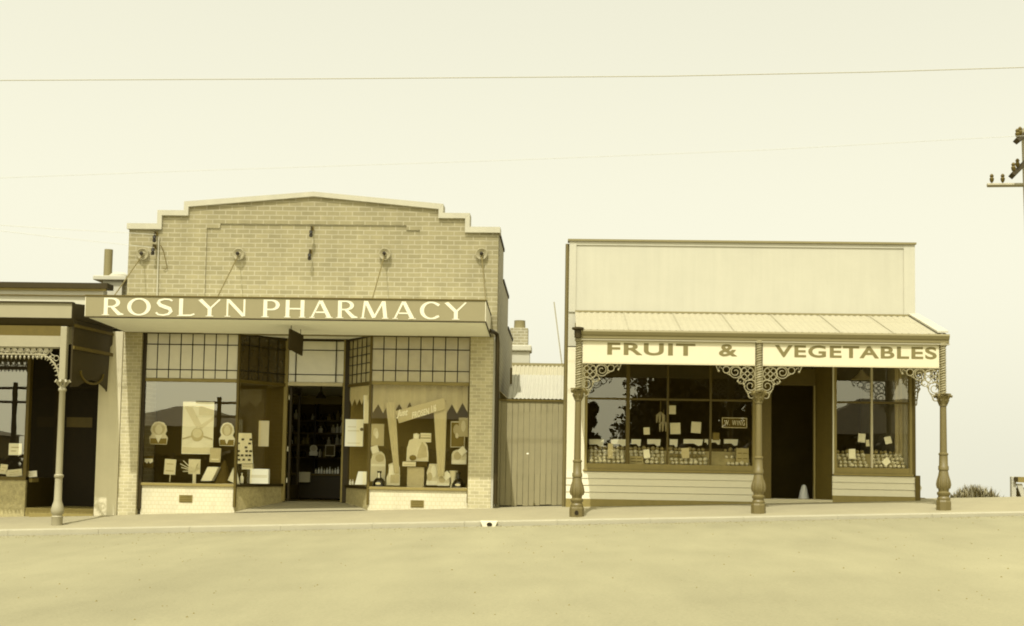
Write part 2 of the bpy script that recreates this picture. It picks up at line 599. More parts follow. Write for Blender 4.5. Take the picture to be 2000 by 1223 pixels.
T, t = .175, .085
GL = {
    'R': (.95, [[(.17, 0, T * 1.1), (.17, .2, T), (.17, 1, T)], [(.17, .96, t)] + arc(.42, .725, .3, .235, 90, -90, T, t, 14) + [(.25, .49, t)], [(.45, .47, .14), (.78, .06, .2), (.98, .05, .06)], [(.0, .02, .045), (.34, .02, .045)]]),
    'O': (1.12, [arc(.56, .5, .44, .46, 0, 360, T * 1.05, t, 36)]),
    'S': (.85, [[(.78, .86, .1), (.66, .94, t), (.42, .96, t), (.2, .88, .12), (.15, .74, .17), (.26, .6, .19), (.45, .51, .2), (.66, .42, .19), (.73, .26, .17), (.62, .1, .12), (.4, .04, t), (.16, .07, t), (.06, .19, .1)]]),
    'L': (.8, [[(.17, 0, T), (.17, 1, T)], [(.2, .04, t), (.62, .05, .09), (.78, .13, .09)], [(.0, .02, .045), (.3, .02, .045)]]),
    'Y': (1.0, [[(.06, .99, T * 1.2), (.5, .45, T * .9)], [(.95, .99, .09), (.53, .46, .09)], [(.5, .47, T), (.5, 0, T)], [(.33, .02, .045), (.67, .02, .045)]]),
    'N': (1.05, [[(.14, 0, .075), (.14, 1, .085)], [(.16, .99, T), (.88, .03, T)], [(.9, .03, .085), (.9, 1, .085)], [(.02, .02, .045), (.28, .02, .045)]]),
    'P': (.86, [[(.17, 0, T * 1.1), (.17, .2, T), (.17, 1, T)], [(.17, .96, t)] + arc(.44, .7, .3, .26, 90, -90, T, t, 14) + [(.25, .44, t)], [(.0, .02, .045), (.34, .02, .045)]]),
    'H': (1.02, [[(.17, 0, T), (.17, 1, T)], [(.85, 0, T), (.85, 1, T)], [(.25, .5, t), (.77, .5, t)], [(.02, .02, .045), (.32, .02, .045)], [(.7, .02, .045), (1.0, .02, .045)]]),
    'A': (1.05, [[(.1, 0, .09), (.47, .99, .1)], [(.5, .99, T), (.9, 0, T * 1.15)], [(.28, .32, t), (.74, .32, t)], [(.0, .02, .045), (.24, .02, .045)], [(.72, .02, .045), (1.06, .02, .045)]]),
    'M': (1.3, [[(.1, 0, .09), (.2, 1, .1)], [(.24, .99, T), (.62, .05, T)], [(.62, .05, .09), (1.02, .99, .1)], [(1.04, .99, T), (1.14, 0, T)], [(.0, .02, .045), (.24, .02, .045)], [(.98, .02, .045), (1.28, .02, .045)]]),
    'C': (1.0, [[(.9, .8, .14)] + arc(.54, .5, .42, .46, 50, 310, T * 1.05, t, 26) + [(.9, .19, .1)]]),
}


def letters(mb, word, x0, z0, x1, h, yf, tilt=0.0):
    """flat painted letters between x0 and x1 on a front plane"""
    gap = .16
    total = sum((GL[c][0] if c != ' ' else .32) + gap for c in word) - gap
    sx = (x1 - x0) / total
    x = x0
    k = 0
    for c in word:
        if c == ' ':
            x += (.32 + gap) * sx
            continue
        wd, strokes = GL[c]
        for st in strokes:
            k += 1
            n = len(st)
            Lp, Rp = [], []
            for i in range(n):
                a, b = st[max(i - 1, 0)], st[min(i + 1, n - 1)]
                dx, dy = b[0] - a[0], b[1] - a[1]
                if st[0][:2] == st[-1][:2] or (abs(st[0][0] - st[-1][0]) < 1e-6 and abs(st[0][1] - st[-1][1]) < 1e-6):
                    a, b = st[(i - 1) % (n - 1)], st[(i + 1) % (n - 1)]
                    dx, dy = b[0] - a[0], b[1] - a[1]
                l = math.hypot(dx, dy) or 1
                nx, ny = -dy / l, dx / l
                w = st[i][2] / 2
                Lp.append((st[i][0] + nx * w, st[i][1] + ny * w))
                Rp.append((st[i][0] - nx * w, st[i][1] - ny * w))
            yy = yf - .003 - .0005 * (k % 9)
            vs = []
            for p, q in zip(Lp, Rp):
                for u in (p, q):
                    X = x + u[0] * sx
                    vs.append((X, yy, z0 + max(0, min(1, u[1])) * h + tilt * (X - x0)))
            mb.add(vs, [(2 * i, 2 * i + 1, 2 * i + 3, 2 * i + 2) for i in range(n - 1)])
        x += (wd + gap) * sx


def textmesh(s, x0, x1, z0, z1, yf, mb, offset=0.0, tilt=0.0, shear=0.0, space=1.0, thick=.0):
    cu = bpy.data.curves.new('text', 'FONT')
    cu.body = s
    cu.size = 1
    cu.offset = offset
    cu.space_character = space
    cu.shear = shear
    o = bpy.data.objects.new('text', cu)
    COL.objects.link(o)
    dg = bpy.context.evaluated_depsgraph_get()
    me = bpy.data.meshes.new_from_object(o.evaluated_get(dg))
    vs = [tuple(v.co) for v in me.vertices]
    fs = [tuple(p.vertices) for p in me.polygons]
    bpy.data.objects.remove(o)
    bpy.data.curves.remove(cu)
    bpy.data.meshes.remove(me)
    ax, bx = min(v[0] for v in vs), max(v[0] for v in vs)
    ay, by = min(v[1] for v in vs), max(v[1] for v in vs)
    out = []
    for v in vs:
        X = x0 + (v[0] - ax) / (bx - ax) * (x1 - x0)
        out.append((X, yf, z0 + (v[1] - ay) / (by - ay) * (z1 - z0) + tilt * (X - x0)))
    mb.add(out, fs)


# ------------------------------------------------------------------ setting: ground, road, footpath, kerb
def grid(xs, ys, f):
    mb = MB()
    vs = [(x, y, f(x, y)) for y in ys for x in xs]
    n = len(xs)
    fs = [(j * n + i, j * n + i + 1, (j + 1) * n + i + 1, (j + 1) * n + i) for j in range(len(ys) - 1) for i in range(n - 1)]
    return mb.add(vs, fs)


def road_z(x, y):
    xx = max(-60, min(60, x))
    return -0.135 + 0.0385 * xx + .0095 * (y + 2.35)


def ground_z(x, y):
    xx = max(-60, min(60, x))
    base = .0362 * xx - .12
    if y > 1.0:
        # the hill drops away behind the shops
        base -= .30 * (y - 1.0) if y < 60 else .30 * 59 + .10 * (y - 60)
    elif y < -2:
        base = road_z(x, y) - .06
        if y < -26:
            base -= .02 * (-26 - y) if y > -60 else .68 + .07 * (-60 - y)
    if abs(x) > 60:
        base -= .08 * (abs(x) - 60)
    return base


xs = [-3000, -1200, -500, -200, -100] + list(range(-60, 61, 4)) + [100, 200, 500, 1200, 3000]
ys = [-3000, -1200, -500, -200, -100, -60, -50, -40, -32, -26, -20, -12, -6, -3, -2.2, -1, 0, 1, 2, 4, 8, 16, 30, 60, 100, 200, 500, 1200, 3000]
tag(grid(xs, ys, ground_z).build('ground', M['earth'], smooth=True), kind='structure')
tag(grid([-60 + 2 * i for i in range(61)], [-24 + .722 * i for i in range(31)], road_z).build('road', M['road'], smooth=True), kind='structure')

fp = MB()
X0, X1 = -60, 60
fxs = [X0 + 2 * i for i in range(61)]
fp = grid(fxs, [-2.12, -1.2, -.4, 0.02, 1.0], gz)
n = len(fp.v)
tag(fp.build('footpath', M['path']), kind='structure')
kb = MB()
for i in range(80):                                     # kerb stones laid end to end
    a = -60 + 1.5 * i
    b = a + 1.4985
    za, zb = gz(a, -2.12) + .004, gz(b, -2.12) + .004
    j = random.uniform(-.003, .003)
    y0, y1 = -2.30 + j, -2.12
    kb.add([(a, y0, za - .3), (b, y0, zb - .3), (b, y1, zb - .3), (a, y1, za - .3), (a, y0, za - .012), (b, y0, zb - .012), (b, y1, zb), (a, y1, za)],
           [(0, 3, 2, 1), (4, 5, 6, 7), (0, 1, 5, 4), (1, 2, 6, 5), (2, 3, 7, 6), (3, 0, 4, 7)])
tag(kb.build('kerb', M['kerb'], bevel=.006), kind='structure')
of = grid(fxs, [-26.5, -24.2], lambda x, y: road_z(x, y) + .1)
tag(of.build('opposite_footpath', M['path']), kind='structure')


gv = MB()
rn = random.Random(21)
for k in range(1500):
    x = rn.uniform(-11, 11)
    y = -2.33 - abs(rn.gauss(0, .35)) if k % 3 else rn.uniform(-14, -2.4)
    r = rn.uniform(.005, .013)
    z = road_z(x, y) + r * .3
    a = rn.uniform(0, 3)
    p = [(x + r * math.cos(a + q * 1.57) * rn.uniform(.7, 1.3), y + r * math.sin(a + q * 1.57) * rn.uniform(.7, 1.3), z - r * .4) for q in range(4)]
    gv.add(p + [(x, y, z + r * .6)], [(0, 1, 4), (1, 2, 4), (2, 3, 4), (3, 0, 4)])
tag(gv.build('gravel', M['earth']), kind='stuff')

# ================================================================== PHARMACY
PX0, PX1, PC = -7.97, -1.14, -4.56
PH = thing('pharmacy_building', (PC, 0, gz(PC)), 'brick pharmacy with stepped gable parapet, flat canopy and recessed shop door', 'shop')
hw = (PX1 - PX0) / 2
ZB = 3.12
inner = [(-hw, 5.03), (-2.8, 5.03), (-2.8, 5.29), (-2.31, 5.29), (-2.31, 5.455), (0, 5.67), (2.31, 5.455), (2.31, 5.29), (2.8, 5.29), (2.8, 5.03), (hw, 5.03)]
outer = [(-hw - .03, 5.135), (-2.885, 5.135), (-2.885, 5.385), (-2.395, 5.385), (-2.395, 5.55), (0, 5.755), (2.395, 5.55), (2.395, 5.385), (2.885, 5.385), (2.885, 5.135), (hw + .03, 5.135)]
notch = [(1.97, ZB), (1.97, 5.07), (1.72, 5.07), (1.72, 5.155), (-1.72, 5.155), (-1.72, 5.07), (-1.97, 5.07), (-1.97, ZB)]
mb = MB()
mb.prism([(PC + x, z) for x, z in [(-hw, ZB)] + inner + [(hw, ZB)] + notch], -.022, .0)
mb.prism([(PC + x, z) for x, z in [(-hw, ZB)] + inner + [(hw, ZB)]], .0005, .26)
mb.build('front_wall', M['brick'], PH)
mb = MB()
for i in range(len(inner) - 1):
    a, b, c, d = inner[i], inner[i + 1], outer[i + 1], outer[i]
    if a[0] == -hw:
        a = (-hw - .03, a[1])
    if b[0] == hw:
        b = (hw + .03, b[1])
    e = .0015 * (i % 2)
    mb.prism([(PC + p[0], p[1]) for p in (a, b, c, d)], -.075 - e, .3)
mb.build('coping', M['coping'], PH)
# side walls step down towards the back
prof = [(.26, 5.02), (2.0, 5.02), (2.0, 4.42), (4.6, 4.42), (4.6, 3.75), (7.4, 3.75), (7.4, 0), (.26, 0)]
for sgn, xw in ((1, PX1 - .22), (-1, PX0)):
    mb = MB()
    mb.prism3([(xw, y, z if z else gz(xw) - .3) for y, z in prof], (.22, 0, 0))
    mb.build('side_wall', M['sidebrick'], PH)
    cp = MB()
    for (ya, yb, z) in ((.31, 2.03, 5.02), (2.03, 4.63, 4.42), (4.63, 7.45, 3.75)):
        cp.box(xw - .02, xw + .24, ya, yb - .002, z, z + .06)
    cp.build('side_coping', M['darkline'] if sgn > 0 else M['coping'], PH)
# roof (lean, behind parapet)
MB().prism3([(PX0 + .23, .27, 4.3), (PC, .27, 4.9), (PX1 - .23, .27, 4.3), (PX1 - .23, .27, 4.2), (PC, .27, 4.8), (PX0 + .23, .27, 4.2)], (0, 7.1, 0)).build('roof', M['hroof'], PH)
# front piers
for a, b in ((-8.0, -7.66), (-1.62, -1.2)):
    MB().box(a, b, -.03, .3, gz(a) - .25, 3.118).build('pier', M['pier'], PH, bevel=.006)
MB().box(-1.2, -1.165, -.02, .3, gz(-1.2) - .2, 3.118).build('corner_strip', M['plaster'], PH)
# wall between pier and gate (side return)
# canopy
cn = MB()
CX0, CX1, CY = -8.11, -1.27, -1.65
XB = CX0 + .14
pl = [(CX0, CY + .03, 3.222), (XB, .0, 3.125), (XB, -.036, 3.5), (CX0, CY + .03, 3.56)]
cn.add(pl + [(CX1, p[1], p[2]) for p in pl], [(0, 1, 2, 3), (7, 6, 5, 4), (0, 4, 5, 1), (1, 5, 6, 2), (2, 6, 7, 3), (3, 7, 4, 0)])
canopy = cn.build('canopy', M['soffit'], PH)
MB().box(CX0, CX1, CY, CY + .029, 3.218, 3.575).build('fascia_board', M['hood'], canopy, bevel=.003)
for z in (3.205, 3.576):
    MB().box(CX0 - .012, CX1 + .012, CY - .014, CY + .03, z, z + .02).build('edge_trim', M['darkline'] if z < 3.4 else M['wood'], canopy)
for x in (CX0 - .012, CX1 + .002):
    xq = x + (.14 if x < -5 else 0)
    MB().prism3([(x, CY, 3.228), (xq, -.04, 3.135), (xq, -.04, 3.5), (x, CY, 3.57)], (.01, 0, 0)).build('end_panel', M['white'], canopy)
mb = MB()
mb.tube([(CX1 + .014, CY, 3.585), (CX1 + .014, -.04, 3.515)], .012)
mb.tube([(CX1 + .014, CY, 3.215), (CX1 + .014, -.04, 3.122)], .012)
mb.build('end_trim', M['darkline'], canopy)
mb = MB()
lx0, lz = W(199, 612, CY)
lx1, _ = W(912, 612, CY)
lxa, lxb = W(484, 600, CY)[0], W(511, 600, CY)[0]
letters(mb, 'ROSLYN', lx0, 3.25, lxa, .3, CY)
mb.build('lettering', M['letter'], canopy)
mb = MB()
letters(mb, 'PHARMACY', lxb, 3.25, lx1, .3, CY)
mb.build('lettering', M['letter'], canopy)
# tie rods and rosettes
for px, ex in ((280, 222), (467, 424), (752, 727), (941, 949)):
    x, z = W(px, 497, -.035)
    rz = MB()
    rz.lathe([(.02, 0), (.108, .0), (.112, .05), (.1, .062), (.08, .05), (.05, .03), (.036, .04), (.03, .12), (0.001, .13)], 0, 0, 24)
    rz.v = [(x + p[0], -.036 - p[2], z + p[1]) for p in rz.v]
    kn = MB().ball((x, -.15, z), .035, 10, 6)
    rs = rz.build('tie_rosette', M['rosette'], PH, smooth=True)
    kn.build('tie_knob', M['lead'], rs, smooth=True)
    xe = W(ex, 577, CY + .06)[0]
    MB().tube([(x, -.08, z - .02), (xe, CY + .06, 3.575)], .011, 6).build('tie_rod', M['iron'], PH)
# conduit and loose cable on the brickwork
x, z = W(311, 463, -.035)
x2, z2 = W(308, 575, -.035)
MB().tube([(x, -.06, z), (x, -.06, z - .18), (x2, -.06, 3.5)], .01).build('conduit', M['coping'], PH)
pts = [W(315, 480, 0), W(320, 488, 0), W(325, 508, 0), W(328, 523, 0), W(325, 527, 0), W(320, 525, 0)]
MB().tube([(p[0], -.05, p[1]) for p in pts], .007).build('cable', M['wood'], PH)
# downpipe at the right corner
x, z = W(961, 652, -.12)
pts = [(-1.25, -.45, 3.19), (-1.2, -.2, 3.2), (-1.14, -.06, 3.17), (-1.125, -.05, 3.0), (-1.125, -.05, 2.5), (-1.12, -.05, 1.9), (-1.12, -.05, .1)]
MB().tube(pts, .038, 10).build('downpipe', M['darkwood'], PH, smooth=True)

# --- shop front
YW = .08
SILL = .50
WL0, WL1, WR0, WR1 = -7.61, -5.88, -3.44, -1.63
YD = 1.2
DX0, _ = W(556, 860, YD)
DX1, _ = W(677, 860, YD)
ZT = (W(360, 743, YW)[1] + W(820, 750, YW)[1]) / 2     # transom bar height
ZS = (W(360, 943, YW)[1] + W(820, 953, YW)[1]) / 2     # sill height
ZC = 3.11
ZD = W(615, 751, YD)[1]
ZF = W(615, 980, YD)[1]


def leadlight(parent, a, b, z0, z1, cols, rows, glassm, name='transom_window', lead=.008):
    """a, b = plan points (x, y); a framed leadlight between them"""
    A, B = Vector((a[0], a[1], 0)), Vector((b[0], b[1], 0))
    d = (B - A)
    nrm = Vector((d.y, -d.x, 0)).normalized()
    if nrm.y > 0:
        nrm = -nrm
    g = MB()
    g.quad((*a, z0), (*b, z0), (*b, z1), (*a, z1))
    pane = g.build(name, glassm, parent)
    l = MB()
    for i in range(1, cols):
        p = A + d * (i / cols) + nrm * .006
        l.tube([(p.x, p.y, z0), (p.x, p.y, z1)], lead, 4)
    for r in rows:
        z = z0 + (z1 - z0) * r
        p, q = A + nrm * .012, B + nrm * .012
        l.tube([(p.x, p.y, z), (q.x, q.y, z)], lead, 4)
    l.build('came', M['lead'], pane)
    return pane


def bar(parent, a, b, z0, z1, th, m, name, out=0.0, bev=.004):
    A, B = Vector((a[0], a[1], 0)), Vector((b[0], b[1], 0))
    d = (B - A).normalized()
    nrm = Vector((d.y, -d.x, 0))
    if nrm.y > 0:
        nrm = -nrm
    p = [A + nrm * (out), B + nrm * out, B + nrm * (out - th), A + nrm * (out - th)]
    mb = MB()
    mb.prism3([(q.x, q.y, z0) for q in p], (0, 0, z1 - z0))
    return mb.build(name, m, parent, bevel=bev)


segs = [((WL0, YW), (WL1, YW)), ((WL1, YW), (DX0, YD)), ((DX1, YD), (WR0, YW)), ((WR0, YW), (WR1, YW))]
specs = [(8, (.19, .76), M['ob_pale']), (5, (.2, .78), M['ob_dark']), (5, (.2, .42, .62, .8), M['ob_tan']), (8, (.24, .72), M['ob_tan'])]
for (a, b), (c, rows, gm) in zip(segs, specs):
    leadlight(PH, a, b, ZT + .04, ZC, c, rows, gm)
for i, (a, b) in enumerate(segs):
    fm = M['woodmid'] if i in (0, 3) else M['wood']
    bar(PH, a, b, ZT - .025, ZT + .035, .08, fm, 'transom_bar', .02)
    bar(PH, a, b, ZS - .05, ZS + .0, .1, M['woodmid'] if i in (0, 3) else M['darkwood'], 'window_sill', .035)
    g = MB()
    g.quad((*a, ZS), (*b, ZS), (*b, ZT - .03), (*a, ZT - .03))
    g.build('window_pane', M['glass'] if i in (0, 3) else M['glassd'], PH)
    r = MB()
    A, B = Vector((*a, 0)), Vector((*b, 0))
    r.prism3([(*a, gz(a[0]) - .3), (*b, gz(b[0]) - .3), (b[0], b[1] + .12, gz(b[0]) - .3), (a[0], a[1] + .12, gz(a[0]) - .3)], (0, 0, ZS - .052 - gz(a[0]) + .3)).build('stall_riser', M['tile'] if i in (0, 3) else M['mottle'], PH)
# head trim under the soffit
for a, b in segs + [((DX0, YD), (DX1, YD))]:
    bar(PH, a, b, ZC, ZC + .045, .08, M['darkwood'], 'head_trim', .025, bev=0)
# mullion posts
for x, y, m, w in ((WL0 - .02, YW, 'darkwood', .035), (WL1, YW, 'wood', .022), (WR0, YW, 'wood', .022), (WR1 + .01, YW, 'wood', .02), (DX0, YD - .01, 'woodmid', .035), (DX1, YD - .01, 'darkwood', .06), (DX1 - .07, YD - .01, 'woodmid', .02)):
    MB().box(x - w, x + w, y - .035, y + .06, gz(x) + .1 if y < 1 else ZF, ZC + .04).build('mullion', M[m], PH, bevel=.004)
# vents in the risers
for px, py in ((363, 974), (815, 984)):
    a, b, c, d = RC(px - 13, py - 7, px + 13, py + 7, YW)
    v = MB().box(a, b, YW - .012, YW - .001, c, d).build('air_vent', M['woodmid'], PH)
    l = MB()
    for i in range(4):
        z = c + (d - c) * (i + .5) / 4
        l.box(a + .015, b - .015, YW - .018, YW - .0125, z - .006, z + .006)
    l.build('vent_slat', M['wood'], v)
# door
dr = MB()
dr.box(DX0 + .036, DX1 - .1, YD - .03, YD + .05, ZD - .03, ZD + .04)
dr.build('door_head', M['woodlight'], PH, bevel=.004)
leadlight(PH, (DX0 + .04, YD), (DX1 - .09, YD), ZD + .045, ZC, 1, (.18, .78), M['ob_door'], 'door_fanlight')
for f in (.13, .86):
    x = DX0 + .04 + (DX1 - DX0 - .13) * f
    MB().box(x - .008, x + .008, YD - .03, YD - .014, ZD + .046, ZC).build('fanlight_came', M['lead'], PH)
# open door leaf folded back inside on the left, narrow stiles visible
lf = MB()
lx = DX0 + .06
lf.box(lx, lx + .045, YD + .06, YD + .14, ZF + .02, ZD - .035)
lf.box(lx, lx + .045, YD + .14, YD + .86, ZF + .02, ZF + .3)
lf.box(lx, lx + .045, YD + .14, YD + .86, ZD - .16, ZD - .035)
lf.box(lx, lx + .045, YD + .86, YD + .94, ZF + .02, ZD - .035)
door = lf.build('door', M['darkwood'], PH, bevel=.004)
for z in (ZF + .35, ZF + .95, ZD - .3):
    MB().tube([(lx - .005, YD + .035, z), (lx - .005, YD + .035, z + .09)], .012, 6).build('hinge', M['card'], door)
# recess floor and ceiling
fl = MB()
fl.add([(WL1, -.02, gz(WL1) + .012), (WR0, -.02, gz(WR0) + .012), (DX1, YD + .1, ZF), (DX0, YD + .1, ZF)], [(0, 1, 2, 3)])
fl.build('recess_floor', M['path'], PH)
MB().add([(WL1 - .1, 0, 3.126), (WR0 + .1, 0, 3.126), (DX1 + .2, YD + .1, ZC + .05), (DX0 - .2, YD + .1, ZC + .05)], [(0, 1, 2, 3)]).build('recess_ceiling', M['soffit'], PH)
MB().box(PX0 + .23, PX1 - .23, YW + .09, .3, ZC + .047, 3.3).build('lintel', M['inwall'], PH)
# interior shell
ih = MB()
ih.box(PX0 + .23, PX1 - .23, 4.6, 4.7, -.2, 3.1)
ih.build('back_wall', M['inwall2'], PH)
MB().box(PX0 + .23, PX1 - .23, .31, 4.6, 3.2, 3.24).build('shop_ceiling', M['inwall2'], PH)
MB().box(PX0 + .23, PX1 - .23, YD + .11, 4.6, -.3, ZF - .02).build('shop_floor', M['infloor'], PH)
# display beds and backs
for i, (a, b, c, d) in enumerate(((PX0 + .24, WL1, DX0 - .03, 'indark'), (PX1 - .24, WR0, DX1 + .03, 'inwall'))):
    bd = MB()
    bd.add([(a, YW + .02, ZS - .03), (b, YW + .02, ZS - .03), (c, YD - .03, ZS - .03), (a, YD - .03, ZS - .03)], [(0, 1, 2, 3)])
    bd.build('display_bed', M['indark'], PH)
    MB().box(min(a, c), max(a, c), YD - .02, YD + .02, ZS - .6, 2.5 if i == 0 else 2.62).build('display_back', M[d], PH)

# hanging sign under the canopy, turned edge on
hx, hz = W(577, 668, -.75)
HS = thing('hanging_sign', (hx, -.75, 2.95), 'small dark board hung edge-on under the pharmacy canopy by the door', 'sign')
p0, p1 = W(564, 642, -1.1), W(590, 655, -.45)
q0, q1 = W(562, 681, -1.1), W(588, 695, -.45)
MB().prism3([(p0[0], -1.1, p0[1]), (p1[0], -.45, p1[1]), (q1[0], -.45, q1[1]), (q0[0], -1.1, q0[1])], (.03, 0, 0)).build('board', M['shade'], HS, bevel=.003)
for f in (.12, .82):
    x = p0[0] + (p1[0] - p0[0]) * f + .015
    y = -1.1 + .65 * f
    z = p0[1] + (p1[1] - p0[1]) * f
    MB().tube([(x, y, z), (x, y, 3.18)], .007).build('hanger', M['darkline'], HS)

# wire brackets with insulators on the brickwork
ins = [(304, 462, 'dark wire bracket high on the left of the brick gable, under the coping', 1.0), (301, 487, 'dark wire bracket beside the leftmost canopy rod rosette', 1.0),
       (609, 452, 'dark wire bracket in the middle of the gable, upper of two', 1.0), (606, 497, 'dark wire bracket in the middle of the gable, lower of two', 1.0)]
INS = []
for px, py, lb, s in ins:
    x, z = W(px, py, -.08)
    th = thing('insulator_bracket', (x, -.04, z), lb, 'wire bracket', 'wire brackets on the brick gable')
    MB().tube([(x, -.035, z + .06), (x, -.14, z + .08), (x, -.15, z - .02)], .012).build('arm', M['darkline'], th)
    b = MB()
    b.lathe([(.015, -.09), (.032, -.08), (.036, -.04), (.022, -.025), (.034, -.01), (.03, .03), (.012, .045)], x, -.15, 12, z - .03)
    b.build('insulator', M['blackglass'], th, smooth=True)
    MB().box(x - .03, x + .03, -.042, -.035, z + .02, z + .1).build('back_plate', M['wood'], th)
    INS.append((x, z))

# ------------------------------------------------------------------ pharmacy window displays
def flat(name, label, cat, px0, py0, px1, py1, Y, m, th=.012, tilt=0.0, group=None, lean=0.0):
    """a card of measured size standing or hanging at depth Y; returns (thing, rectangle)"""
    a, b, c, d = RC(px0, py0, px1, py1, Y)
    o = thing(name, ((a + b) / 2, Y, c), label, cat, group)
    return o, (a, b, c, d)


def card(name, label, cat, px0, py0, px1, py1, Y, m='card', tilt=0.0, group=None, deco=(), th=.012, part='board'):
    o, (a, b, c, d) = flat(name, label, cat, px0, py0, px1, py1, Y, m, group=group)
    cx, cz = (a + b) / 2, (c + d) / 2

    def rot(p):
        x, z = p[0] - cx, p[1] - cz
        ct, st_ = math.cos(tilt), math.sin(tilt)
        return cx + x * ct - z * st_, cz + x * st_ + z * ct
    MB().prism([rot(p) for p in ((a, c), (b, c), (b, d), (a, d))], Y, Y + th).build(part, M[m], o)
    for k, (nm, dm, poly) in enumerate(deco):
        pts = [rot((a + (b - a) * u, c + (d - c) * v)) for u, v in poly]
        yy = Y - .002 - .0015 * k
        MB().prism(pts, yy - .001, yy).build(nm, M[dm], o)
    return o


def disc(cx, cy, rx, ry, n=20):
    return [(cx + rx * math.cos(2 * math.pi * i / n), cy + ry * math.sin(2 * math.pi * i / n)) for i in range(n)]


def rect(u0, v0, u1, v1):
    return [(u0, v0), (u1, v0), (u1, v1), (u0, v1)]


def cutout(name, label, cat, px0, py0, px1, py1, Y, poly, m, deco=(), group=None, th=.012):
    o, (a, b, c, d) = flat(name, label, cat, px0, py0, px1, py1, Y, m, group=group)
    f = lambda u, v: (a + (b - a) * u, c + (d - c) * v)
    MB().prism([f(*p) for p in poly], Y, Y + th).build('board', M[m], o)
    for k, (nm, dm, pl) in enumerate(deco):
        yy = Y - .002 - .0015 * k
        MB().prism([f(*p) for p in pl], yy - .001, yy).build(nm, M[dm], o)
    return o


card('poster', 'large pale poster of a round dial and cards in left pharmacy window', 'poster', 356, 785, 417, 887, .32, 'paper', deco=(
    ('printed_band', 'card', [(.05, .9), (.3, .9), (.62, .55), (.45, .5)]), ('printed_band', 'card', [(.52, .53), (1, .72), (1, .66), (.6, .47)]),
    ('printed_text', 'card', rect(.52, .75, .98, .92)), ('printed_ground', 'card', rect(.02, .02, .98, .13)),
    ('printed_arc', 'tancard', [(.02, .27), (.3, .32), (.7, .32), (.98, .27), (.98, .3), (.7, .35), (.3, .35), (.02, .3)]),
    ('printed_rim', 'tancard', disc(.49, .37, .2, .13)), ('printed_dial', 'card', disc(.49, .4, .15, .09)), ('printed_label', 'paper', rect(.3, .12, .7, .24)),
    ('printed_label', 'paper', [(.03, .17), (.27, .21), (.27, .3), (.03, .26)]), ('printed_label', 'paper', [(.73, .21), (.97, .17), (.97, .26), (.73, .3)])))
head = [(.05, 0), (.95, 0), (1, .3), (.86, .45), (.95, .6), (.9, .8), (.75, .95), (.5, 1), (.25, .95), (.1, .8), (.05, .6), (.14, .45), (0, .3)]
hd = (('printed_base', 'browncard', rect(.06, .02, .94, .26)), ('printed_hair', 'tancard', disc(.5, .68, .33, .26)), ('printed_face', 'card', disc(.5, .64, .2, .2)), ('printed_collar', 'paper', [(.3, .4), (.7, .4), (.5, .06)]))
cutout('portrait_showcard', 'cut-out portrait showcard at the left of the large pale poster', 'showcard', 292, 823, 328, 868, .36, head, 'card', hd, 'portrait showcards')
cutout('portrait_showcard', 'cut-out portrait showcard at the right of the large pale poster', 'showcard', 428, 825, 459, 871, .4, head, 'paper', hd, 'portrait showcards')
card('small_showcard', 'small dark showcard with white bow at far left of pharmacy window', 'showcard', 281, 890, 300, 914, .3, 'indark', deco=(('printed_bow', 'paper', [(.08, .75), (.92, .75), (.92, .5), (.65, .35), (.5, .55), (.35, .35), (.08, .5)]),))
card('price_card', 'buff price card on a thin leg under the portrait left of the poster', 'card', 321, 897, 343, 927, .25, 'card', tilt=-.05, deco=(('printed_text', 'tancard', rect(.2, .65, .8, .72)), ('printed_text', 'tancard', rect(.15, .2, .85, .28)), ('stand_leg', 'tancard', rect(.55, -.48, .64, 0))))
# brush display: card on stalk with brushes fanned out
o = card('brush_display', 'buff card with brushes fanned out, on a pale stalk', 'display stand', 368, 897, 391, 926, .28, 'card')
a = W(379, 920, .27)
mb = MB()
for ex, ey in ((352, 906), (354, 913), (358, 900), (357, 921), (386, 904), (388, 912)):
    e = W(ex, ey, .255)
    mb.tube([(a[0], .262, a[1]), (e[0], .255, e[1])], .009, 5)
mb.build('brush', M['card'], o)
b = W(379, 944, .28)
MB().box(b[0] - .03, b[0] + .03, .275, .3, ZS - .03, a[1]).build('stalk', M['card'], o)
card('price_card', 'tan card standing under the right lower corner of the large pale poster', 'card', 410, 875, 431, 903, .26, 'tancard', tilt=-.03, deco=(('printed_text', 'card', rect(.15, .15, .85, .25)),))
o, (a, b, c, d) = flat('white_carton', 'tilted white carton lying in left pharmacy window before the dark cone', 'carton', 392, 912, 426, 944, .2, 'paper')
MB().prism3([(a, .2, c + .04), (a + .2, .2, c + .04), (b, .2, d), (a + .12, .2, d)], (.02, .14, 0)).build('carton_body', M['paper'], o, bevel=.004)
x, z = W(436, 944, .32)
o = thing('draped_cone', (x, .32, ZS), 'dark draped cone standing low beside the tilted white carton', 'display stand')
MB().lathe([(.2, 0), (.15, .1), (.09, .26), (.05, .4), (.02, .46)], x, .36, 14, ZS - .03).build('cone', M['indark'], o, smooth=True)
o, (a, b, c, d) = flat('tent_card', 'white folded tent card against the corner post of left pharmacy window', 'card', 444, 914, 468, 945, .16, 'paper')
MB().prism3([(a, .2, c + .06), (a + .1, .16, d), (a + .16, .2, c - .01)], (.04, .1, 0)).build('card_face', M['paper'], o)
rows = []
for r, (v, us) in enumerate(((.79, (.3, .75)), (.66, (.06, .7)), (.53, (.5,)), (.41, (.08, .55, .78)), (.27, (.08, .3, .55, .75)), (.13, (.12, .4, .72)))):
    for u in us:
        rows.append(('packet', 'darkwood', rect(u, v - .03, u + .15, v + .035)))
cutout('sample_card', 'tall buff sample card of small dark packets in the recess window', 'showcard', 461, 846, 495, 906, .45, [(0, 0), (1, .02), (.86, 1), (.02, 1)], 'card', rows)
